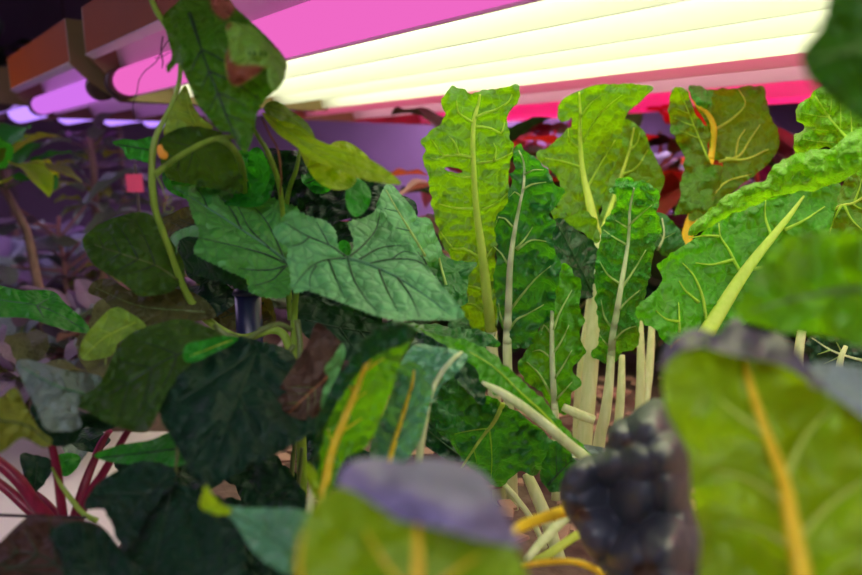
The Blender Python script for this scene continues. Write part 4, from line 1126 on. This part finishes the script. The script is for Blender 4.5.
leaf(vine, Z('M', [(430, 45), (500, 98), (520, 135), (470, 220), (445, 300), (450, 345), (380, 372), (310, 335), (300, 275), (345, 195), (395, 120)]), [(318, 325, .43), (340, 350, .42), (300, 410, .40), (325, 415, .40)], M['brown_leaf'],
     rib=Z('M', [(335, 348, 1), (400, 285, 1.8), (470, 222, 2.6)]), ribmat=M['dry_stem'], autoveins=4, veinmat=M['vine_dim'], vw=.9, ruffle=.004, rough=.002)
leaf(vine, Z('M', [(515, 112), (525, 150), (500, 220), (475, 270), (455, 340), (442, 330), (450, 270), (470, 230), (455, 200), (490, 150)]), [(343, 345, .40), (330, 370, .39), (322, 410, .39)], M['cuke'], ruffle=.003)
leaf(vine, [(300, 296), (330, 305), (380, 322), (400, 328), (395, 345), (370, 350), (345, 360), (320, 345), (300, 330)], [(305, 300, .53), (395, 325, .53), (340, 360, .50)], M['cuke_dark'], rib=[(390, 335, 1), (340, 328, 2), (305, 320, 2.5)], ribmat=M['vein_dim'], autoveins=3, veinmat=M['vein_dim'])
leaf(vine, [(390, 322), (430, 325), (470, 328), (490, 335), (500, 345), (480, 348), (450, 340), (420, 332), (400, 332)], [(395, 325, .52), (490, 338, .54), (440, 345, .51)], M['chard_deep'], rough=.003, ruffle=.006)
leaf(vine, [(172, 482), (195, 490), (225, 500), (242, 520), (246, 560), (240, 600), (140, 600), (118, 565), (130, 530), (150, 500)], [(175, 485, .40), (240, 520, .37), (130, 560, .36), (200, 600, .33)], M['cuke_dark'],
     rib=[(150, 590, 1), (160, 540, 2), (172, 490, 3)], ribmat=M['vein_dim'], veins=[[(172, 488), (190, 520), (205, 560)], [(172, 488), (150, 515), (130, 545)], [(172, 488), (205, 505), (235, 525)]], veinmat=M['vein_dim'], vw=1.3, puff=.003, ruffle=.005,
     petiole=[(176, 470, .41, 4), (178, 440, .42, 4.5), (177, 400, .44, 5), (186, 350, .47, 5)], petmat=M['vine_dim'])
leaf(vine, [(84, 508), (95, 486), (125, 466), (150, 461), (172, 468), (175, 482), (152, 508), (132, 545), (118, 542), (112, 525), (103, 510)], [(88, 505, .37), (150, 462, .40), (120, 540, .35)], M['cuke_dark'], rib=[(118, 532, 1), (140, 500, 1.5), (170, 474, 2)], ribmat=M['vein_dim'], autoveins=3, veinmat=M['vein_dim'])
leaf(vine, [(94, 455), (120, 445), (150, 440), (180, 430), (195, 450), (180, 466), (140, 465), (110, 462)], [(95, 455, .44), (190, 440, .43), (140, 466, .42)], M['cuke_green'], rib=[(100, 458, 1), (185, 448, 2)], ribmat=M['vein_dim'])
leaf(vine, [(246, 478), (262, 462), (285, 468), (305, 492), (310, 512), (280, 512), (255, 508), (243, 500)], [(250, 475, .46), (308, 500, .44), (250, 508, .44)], M['cuke_dark'], rib=[(300, 500, 1), (262, 495, 1.5), (250, 480, 2)], ribmat=M['vein_dim'], autoveins=3, veinmat=M['vein_dim'])
leaf(vine, [(225, 500), (260, 505), (300, 515), (300, 600), (225, 600), (238, 560), (246, 540)], [(230, 500, .48), (300, 520, .47), (260, 600, .42)], M['cuke_dark'])
for q in ([(295, 440, .50, 4), (292, 470, .50, 5), (290, 520, .5, 5)], [(302, 448, .47, 4), (300, 470, .47, 4), (296, 500, .47, 5)]):
    stem('petiole', q, M['vine_dim'], vine)
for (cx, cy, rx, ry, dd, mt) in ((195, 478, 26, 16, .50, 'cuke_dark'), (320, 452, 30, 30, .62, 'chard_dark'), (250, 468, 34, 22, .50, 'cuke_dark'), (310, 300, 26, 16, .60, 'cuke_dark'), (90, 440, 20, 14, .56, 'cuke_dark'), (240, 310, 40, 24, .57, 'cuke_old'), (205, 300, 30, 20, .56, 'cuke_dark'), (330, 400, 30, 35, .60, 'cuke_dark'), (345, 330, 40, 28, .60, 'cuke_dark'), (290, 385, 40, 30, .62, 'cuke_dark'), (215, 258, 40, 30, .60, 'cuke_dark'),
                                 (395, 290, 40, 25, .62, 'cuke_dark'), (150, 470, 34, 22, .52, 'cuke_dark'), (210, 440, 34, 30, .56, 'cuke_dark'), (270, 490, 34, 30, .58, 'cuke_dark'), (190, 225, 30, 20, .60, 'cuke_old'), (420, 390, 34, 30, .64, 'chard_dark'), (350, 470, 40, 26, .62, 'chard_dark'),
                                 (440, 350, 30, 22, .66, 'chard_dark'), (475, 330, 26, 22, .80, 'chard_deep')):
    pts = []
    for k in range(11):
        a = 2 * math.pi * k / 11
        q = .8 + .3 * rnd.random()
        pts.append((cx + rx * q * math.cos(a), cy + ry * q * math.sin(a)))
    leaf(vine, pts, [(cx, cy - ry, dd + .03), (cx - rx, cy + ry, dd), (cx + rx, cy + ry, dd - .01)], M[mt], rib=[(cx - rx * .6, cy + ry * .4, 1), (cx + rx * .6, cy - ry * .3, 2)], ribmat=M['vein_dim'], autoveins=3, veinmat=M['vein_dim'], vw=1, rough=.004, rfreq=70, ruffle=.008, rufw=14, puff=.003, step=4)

post = thing('support_post', at_soil(262, 560, .60), 'dark navy post behind the vine stems under the toothed leaf', 'post')
p0, p1 = pix(262, 292, .56), at_soil(262, 560, .60)
v, f = tube([Vector((p1[0], p1[1], SOIL)), Vector((p1[0], p1[1], SOIL + .2)), Vector((p1[0], p1[1], p0.z))], [.011] * 3, 20)
mesh_obj('shaft', v, f, plain('navy_plastic', (30, 32, 70), .35, var=.05), post)
v, f = tube([Vector((p1[0], p1[1], p0.z)), Vector((p1[0], p1[1], p0.z + .006))], [.013, .010], 20)
mesh_obj('cap', v, f, plain('navy_cap', (24, 26, 60), .35, var=.05), post)

# ================================================================== red-stalked chard, bottom left
pr = thing('red_chard', at_soil(60, 530, .50), 'red-stalked chard with crimson stems at the bottom left', 'chard plant')
for q in (Z('S', [(-30, 160, .46, 10), (60, 240, .46, 12), (120, 320, .465, 12), (175, 385, .47, 12), (210, 440, .47, 12)]), Z('S', [(-30, 235, .48, 8), (40, 290, .48, 9), (105, 350, .48, 10), (170, 400, .48, 10)]),
          Z('S', [(150, 60, .44, 5), (180, 125, .445, 7), (200, 220, .45, 8), (218, 365, .46, 9), (225, 440, .47, 9)]), Z('S', [(375, 78, .50, 5), (335, 160, .49, 7), (295, 260, .48, 9), (262, 370, .475, 10), (240, 450, .47, 10)]),
          Z('S', [(118, 285, .52, 5), (160, 320, .51, 6), (205, 370, .50, 7), (240, 420, .49, 7)])):
    stem('leaf_stalk', q, M['red_stem'], pr)
stem('leaf_stalk', Z('S', [(450, 65, .47, 6), (400, 150, .47, 7), (350, 235, .47, 8), (310, 290, .47, 8), (270, 400, .47, 9)]), M['red_stem'], pr)
stem('leaf_stalk', Z('S', [(385, 70, .53, 5), (355, 110, .53, 6), (330, 160, .53, 6)]), M['pink_stem'], pr, label='bright pink lit piece of stalk')
leaf(pr, [(16, 363), (31, 360), (65, 370), (100, 376), (97, 392), (78, 405), (80, 428), (48, 430), (36, 408), (24, 385)], [(18, 363, .40), (98, 380, .42), (45, 428, .37), (60, 385, .39)], M['grey_leaf'], rib=[(20, 366, 1), (55, 385, 1.6), (90, 395, 2)], ribmat=M['vein_teal'],
     autoveins=4, veinmat=M['vein_dim'], vw=1, puff=.004, rough=.002, ruffle=.003)
leaf(pr, [(-10, 400), (0, 398), (15, 388), (27, 408), (40, 430), (52, 440), (44, 448), (22, 438), (5, 450), (-12, 452)], [(0, 400, .36), (40, 435, .37), (0, 448, .35)], M['olive'], rib=[(50, 442, 1), (25, 425, 1.5), (-5, 420, 2)], ribmat=M['vein_dim'])
leaf(pr, [(-12, 283), (0, 285), (21, 290), (52, 291), (66, 304), (83, 319), (90, 332), (76, 332), (52, 326), (26, 318), (-12, 314)], [(0, 287, .50), (85, 325, .49), (0, 312, .46), (50, 325, .46)], M['cuke_green'], rough=.004, ruffle=.005, puff=.003, rib=[(85, 330, 1), (45, 308, 1.5), (0, 300, 2)], ribmat=M['vein_teal'], autoveins=3, veinmat=M['vein_teal'])
leaf(pr, Z('S', [(70, 160), (110, 150), (170, 170), (185, 200), (160, 250), (120, 285), (90, 270), (75, 210)]), [(20, 456, .50), (50, 465, .50), (35, 490, .48)], M['cuke_dark'], rib=Z('S', [(120, 275, 1), (130, 180, 2)]), ribmat=M['vein_dim'])
leaf(pr, Z('S', [(200, 160), (250, 150), (280, 165), (270, 200), (235, 230), (210, 220)]), [(57, 456, .50), (80, 458, .50), (68, 476, .49)], M['cuke_green'])
leaf(pr, Z('S', [(110, -20), (200, -40), (300, 10), (420, 40), (400, 60), (340, 80), (300, 60), (260, 110), (200, 130), (150, 90), (120, 30)]), [(40, 408, .43), (120, 420, .44), (60, 445, .42)], M['cuke_dark'], rib=Z('S', [(400, 50, 1), (250, 30, 2), (130, 10, 2)]), ribmat=M['vein_dim'], rough=.004, ruffle=.006)
stem('runner', Z('S', [(180, 200, .44, 2), (215, 265, .44, 4), (255, 320, .44, 5), (295, 365, .44, 5), (340, 385, .44, 5)]), M['vine_stem'], pr)
stem('runner', Z('S', [(-30, 365, .43, 3), (60, 368, .43, 3), (160, 372, .43, 3), (300, 375, .43, 3)]), M['thread'], pr)
pl = thing('squash_plant', at_soil(40, 640, .38), 'low dull dark-leaved plant in the bottom left corner below the red stalks', 'squash plant')
leaf(pl, [(-20, 560), (0, 542), (29, 516), (50, 515), (72, 519), (100, 525), (123, 552), (143, 575), (140, 620), (60, 640), (-20, 620)], [(0, 545, .36), (60, 515, .38), (135, 575, .34), (60, 620, .31)], M['brown_leaf'], rib=[(10, 550, 1), (50, 560, 2), (90, 600, 3)], ribmat=M['vein_dim'], autoveins=4,
     veinmat=M['vein_dim'], puff=.004, rough=.004, ruffle=.006)
leaf(pl, [(50, 530), (80, 522), (105, 530), (125, 556), (150, 580), (140, 620), (80, 600), (60, 560)], [(60, 530, .35), (120, 555, .34), (90, 600, .31)], M['cuke_dark'], rib=[(60, 540, 1), (90, 560, 2), (125, 600, 3)], ribmat=M['vein_dim'], autoveins=4, veinmat=M['vein_dim'], puff=.005, rough=.004, ruffle=.006)
stem('stalk', [(70, 600, .33, 6), (60, 700, .36, 7), (50, 800, .37, 8)], M['vine_dim'], pl)

# ================================================================== background plants
def blade(base, az, el, L, W, mat, parent, droop=.5, fold=.35, frill=.0, name='leaf', stalk=.35, smat=None, seed=0, shape=0):
    """a whole leaf on its stalk, growing from base in direction az/el"""
    r = random.Random(seed)
    out = Vector((math.cos(az), math.sin(az), 0))
    side = Vector((-math.sin(az), math.cos(az), 0))
    nl, nw = 12, 8
    pos = Vector(base)
    e = el
    line = [pos.copy()]
    ls = L * stalk / 4
    for i in range(4):
        pos = pos + (out * math.cos(e) + Vector((0, 0, math.sin(e)))) * ls
        line.append(pos.copy())
    V, Fc = [], []
    for i in range(nl + 1):
        t = i / nl
        if i:
            e -= droop * 1.6 / nl
            pos = pos + (out * math.cos(e) + Vector((0, 0, math.sin(e)))) * (L / nl)
        w = W * (math.sin(math.pi * min(1, t * .94 + .06)) ** (.7 if shape == 0 else .45)) * (1 - .35 * t)
        up = (-out * math.sin(e) + Vector((0, 0, math.cos(e))))
        for j in range(nw + 1):
            u = j / nw * 2 - 1
            h = abs(u) * fold * w + min(frill, .12 * w) * math.sin(u * 2 + i * 1.15 + seed) * abs(u) ** 2 + .12 * w * noise.noise(Vector((i * .6, j * .7, seed)))
            V.append(pos + side * (u * w * (1 + .12 * noise.noise(Vector((i * .9, 3 * (u > 0), seed + 9))))) + up * h)
    for i in range(nl):
        for j in range(nw):
            a = i * (nw + 1) + j
            Fc.append((a, a + 1, a + nw + 2, a + nw + 1))
    o = mesh_obj(name, V, Fc, mat, parent)
    v, f = tube(line, [L * .022, L * .02, L * .018, L * .016, L * .014], 6)
    mesh_obj('petiole', v, f, smat or M['vine_dim'], o)
    return o


def back_plant(x, y, d, h, n, L, mats, label, cat='plant', name='leafy_plant', group=None, smat=None, seed=0, elr=(.1, 1.1), spread=1.0, frill=.01, along=(.5, 1), W=.32, stem_r=.006, droop=.5, lean=(0, 0), shape=0):
    """stands in the bed below pixel (x, y at distance d); h = stem height above the soil"""
    r = random.Random(seed)
    p = pix(x, y, d)
    base = Vector((p.x, p.y, SOIL))
    root = thing(name, base, label, cat, group)
    pts = [base + Vector((lean[0] * t * t * h, lean[1] * t * t * h, h * t)) + Vector((noise.noise(Vector((t * 3, seed, 0))), noise.noise(Vector((t * 3, seed, 5))), 0)) * .03 * min(1, h * 3) * t for t in [i / 10 for i in range(11)]]
    v, f = tube(pts, [stem_r * (1.2 - .5 * i / 10) for i in range(11)], 8)
    mesh_obj('stem', v, f, smat or M['woody'], root)
    for k in range(n):
        t = along[0] + (along[1] - along[0]) * r.random()
        b = pts[min(10, int(t * 10))]
        blade(b, 2 * math.pi * (k / n) * 2.618 + r.random(), elr[0] + (elr[1] - elr[0]) * r.random(), L * (.7 + .5 * r.random()), L * W * (.8 + .4 * r.random()), M[mats[k % len(mats)]], root, droop=droop * (.5 + r.random()), frill=frill,
              stalk=.3 + .5 * r.random() * spread, seed=seed * 31 + k, smat=smat, shape=shape)
    return root


back_plant(40, 275, 1.35, .41, 20, .11, ['olive', 'cuke_yellow', 'cuke_green'], 'tall plant with bent woody stem and yellow-green leaves at the far left', seed=11, along=(.85, 1), elr=(-.1, .9), frill=.012, lean=(-.15, 0), stem_r=.009)
back_plant(105, 300, 1.7, .46, 44, .075, ['kale', 'lilac_lit', 'kale', 'olive'], 'frilly grey-green kale on a tall pinkish stem below the blue-violet tubes', name='kale_plant', seed=12, along=(.55, 1), frill=.02, smat=M['woody'], elr=(-.3, 1.2), stem_r=.01)
back_plant(70, 320, 1.55, .26, 14, .16, ['lilac_lit', 'kale', 'grey_leaf'], 'lilac-lit broad-leaved plant in front of the violet wall', seed=13, along=(.4, 1), elr=(.1, .9), smat=M['rose'])
back_plant(175, 300, 1.75, .30, 24, .09, ['kale', 'lilac_lit'], 'small grey-lilac plant right of the tall kale stem', seed=14, along=(.3, 1), frill=.012)
back_plant(112, 60, 2.7, .94, 30, .12, ['kale', 'bgdark'], 'tall dark plant rising above the brown grow lights at top left', seed=15, along=(.75, 1), frill=.02, elr=(-.4, 1.2), stem_r=.012)
back_plant(-5, 60, 2.62, .92, 24, .13, ['kale', 'bgdark'], 'dark plant at the top left edge above the lamps', seed=16, along=(.75, 1), frill=.02, elr=(-.4, 1.2), stem_r=.012)
k = 0
for (x, y, d, L, mats) in ((10, 330, 1.15, .10, ['lilac_lit', 'grey_leaf']), (60, 330, 1.20, .10, ['lilac_lit', 'kale', 'olive']), (110, 330, 1.25, .10, ['lilac_lit', 'rose']), (-40, 300, 1.45, .12, ['lilac_lit', 'grey_leaf']), (20, 300, 1.5, .11, ['kale', 'lilac_lit']), (130, 300, 1.5, .10, ['olive', 'lilac_lit']),
                           (170, 330, 1.3, .10, ['lilac_lit', 'cuke_old']), (210, 300, 1.6, .12, ['kale', 'lilac_lit']), (0, 270, 1.9, .14, ['lilac_lit', 'kale']), (70, 270, 1.95, .14, ['kale', 'grey_leaf']), (140, 270, 2.0, .14, ['lilac_lit', 'olive']), (220, 270, 2.0, .14, ['lilac_lit', 'kale']), (30, 380, 1.0, .10, ['lilac_lit', 'cuke_old']),
                           (100, 390, .98, .09, ['grey_leaf', 'cuke_old']), (-20, 400, .98, .10, ['lilac_lit', 'grey_leaf'])):
    k += 1
    back_plant(x, y, d, .05, 14, L, mats, 'low grey-lilac leafy plant on the soil behind the vine at the left', group='low plants at the left of the bed', seed=40 + k, along=(.2, 1), elr=(.0, 1.3), frill=.010, stem_r=.005, W=.36, droop=.7)
# behind the vine and under the pink tubes
back_plant(360, 300, 1.35, .36, 12, .10, ['bgdark', 'amber', 'rose', 'bgdark'], 'thin plant with dark and orange leaves against the violet wall', seed=21, along=(.5, 1), elr=(-.2, 1.0), smat=M['dry_stem'], stem_r=.006)
back_plant(425, 320, 1.15, .27, 8, .10, ['bgdark', 'lilac_lit'], 'dark-leaved plant with a slanting orange stem left of the bitten chard leaf', seed=22, along=(.6, 1), elr=(-.1, .9), smat=M['dry_stem'], lean=(.45, 0), stem_r=.006)
back_plant(520, 300, 1.45, .36, 14, .09, ['rose', 'amber', 'bgdark'], 'rose-lit plant between the first two tall chard leaves', seed=23, along=(.5, 1), elr=(-.2, .8), smat=M['dry_stem'], W=.42)
back_plant(560, 310, 1.55, .30, 12, .10, ['amber', 'bgdark'], 'dim red plant behind the white thick stalk', seed=24, along=(.4, 1), elr=(-.2, .9), smat=M['dry_stem'], W=.4)
back_plant(672, 300, 1.40, .30, 10, .13, ['amber', 'bgdark', 'amber'], 'orange-red lit plant in the gap left of the golden chard leaf', seed=25, along=(.5, 1), elr=(-.3, .9), smat=M['dry_stem'], W=.42, stem_r=.008)
back_plant(790, 300, 1.30, .31, 10, .13, ['rose', 'bgdark', 'rose'], 'rosy broad-leaved plant behind the crinkled curl at the right', seed=26, along=(.5, 1), elr=(-.2, .9), smat=M['dry_stem'], W=.45)
k = 0
for (x, y, d) in ((470, 330, 1.25), (540, 340, 1.3), (620, 330, 1.35), (700, 330, 1.3), (780, 330, 1.25), (850, 320, 1.3), (500, 300, 1.7), (600, 300, 1.75), (700, 300, 1.75), (800, 300, 1.8), (400, 300, 1.7), (320, 300, 1.6), (420, 340, 1.15), (340, 350, 1.15), (560, 350, 1.2), (660, 350, 1.2), (745, 350, 1.15), (840, 350, 1.15)):
    k += 1
    back_plant(x, y, d, .10, 13, .14, ['bgdark', 'cuke_dark', 'bgdark'], 'low dark leafy plant in shade behind the row of chard', group='low dark plants behind the chard', seed=70 + k, along=(.2, 1), elr=(.2, 1.3), frill=.010, stem_r=.005, W=.34)

k = 0
for (x, y, d, h, L, mats) in ((470, 300, 1.30, .26, .13, ['bgdark', 'cuke_dark', 'rose']), (530, 300, 1.25, .24, .13, ['bgdark', 'cuke_dark']), (590, 300, 1.35, .30, .13, ['bgdark', 'amber']), (640, 300, 1.30, .26, .13, ['bgdark', 'amber', 'bgdark']), (700, 300, 1.5, .30, .14, ['bgdark', 'amber']),
                          (740, 300, 1.25, .27, .13, ['bgdark', 'cuke_dark']), (800, 300, 1.45, .30, .14, ['bgdark', 'rose']), (860, 300, 1.3, .28, .14, ['bgdark', 'cuke_dark']), (550, 290, 1.7, .34, .15, ['bgdark', 'amber', 'rose']), (650, 290, 1.75, .34, .15, ['bgdark', 'amber']), (760, 290, 1.75, .34, .15, ['bgdark', 'rose']), (490, 290, 1.75, .34, .15, ['bgdark', 'rose'])):
    k += 1
    back_plant(x, y, d, h + .12, 18, L, mats, 'bushy dark plant in red light between and behind the chard leaves', group='bushy plants in the red light behind the chard', seed=110 + k, along=(.35, 1), elr=(-.2, 1.0), frill=.010, stem_r=.006, W=.42, smat=M['dry_stem'])

# bits of bark and dry leaf on the soil
mulch_m = plain('dry_bark', (150, 116, 104), .9, var=.5, scale=60)
rr = random.Random(5)
V, Fc = [], []
for i in range(900):
    x, y = -.3 + 1.2 * rr.random(), .2 + .9 * rr.random()
    a, l, w_ = rr.random() * 6.28, .006 + .014 * rr.random(), .003 + .006 * rr.random()
    tl = rr.uniform(-.5, .5)
    c, s_ = math.cos(a), math.sin(a)
    o = len(V)
    for (p, q, h) in ((-l, -w_, 0), (l, -w_, tl * l), (l, w_, tl * l + .001), (-l, w_, .001), (-l, -w_, .003), (l, -w_, .003 + tl * l), (l * .9, w_, .004 + tl * l), (-l, w_ * .8, .004)):
        V.append((x + p * c - q * s_, y + p * s_ + q * c, SOIL + .014 + h))
    Fc += [tuple(o + k for k in q) for q in ((0, 3, 2, 1), (4, 5, 6, 7), (0, 1, 5, 4), (1, 2, 6, 5), (2, 3, 7, 6), (3, 0, 4, 7))]
mu = tag(mesh_obj('bark_mulch', V, Fc, mulch_m, smooth=False), 'scattered bark chips and dry leaf bits between the white stalks', 'mulch')
mu['kind'] = 'stuff'

# pink plant tag on its stake, far left
p = pix(137, 190, 1.25)
tg = thing('plant_tag', (p.x, p.y, SOIL), 'small bright pink tag on a dark stake left of the vine stem', 'plant tag')
v, f = tube([Vector((p.x, p.y, SOIL - .005)), Vector((p.x, p.y, p.z + .05))], [.003, .003], 8)
mesh_obj('stake', v, f, M['thread'], tg)
box('tag_plate', (p.x - .018, p.y - .004, p.z - .004), (p.x + .014, p.y - .0032, p.z + .03), plain('pink_plastic', (255, 90, 140), .4, var=.05), tg)
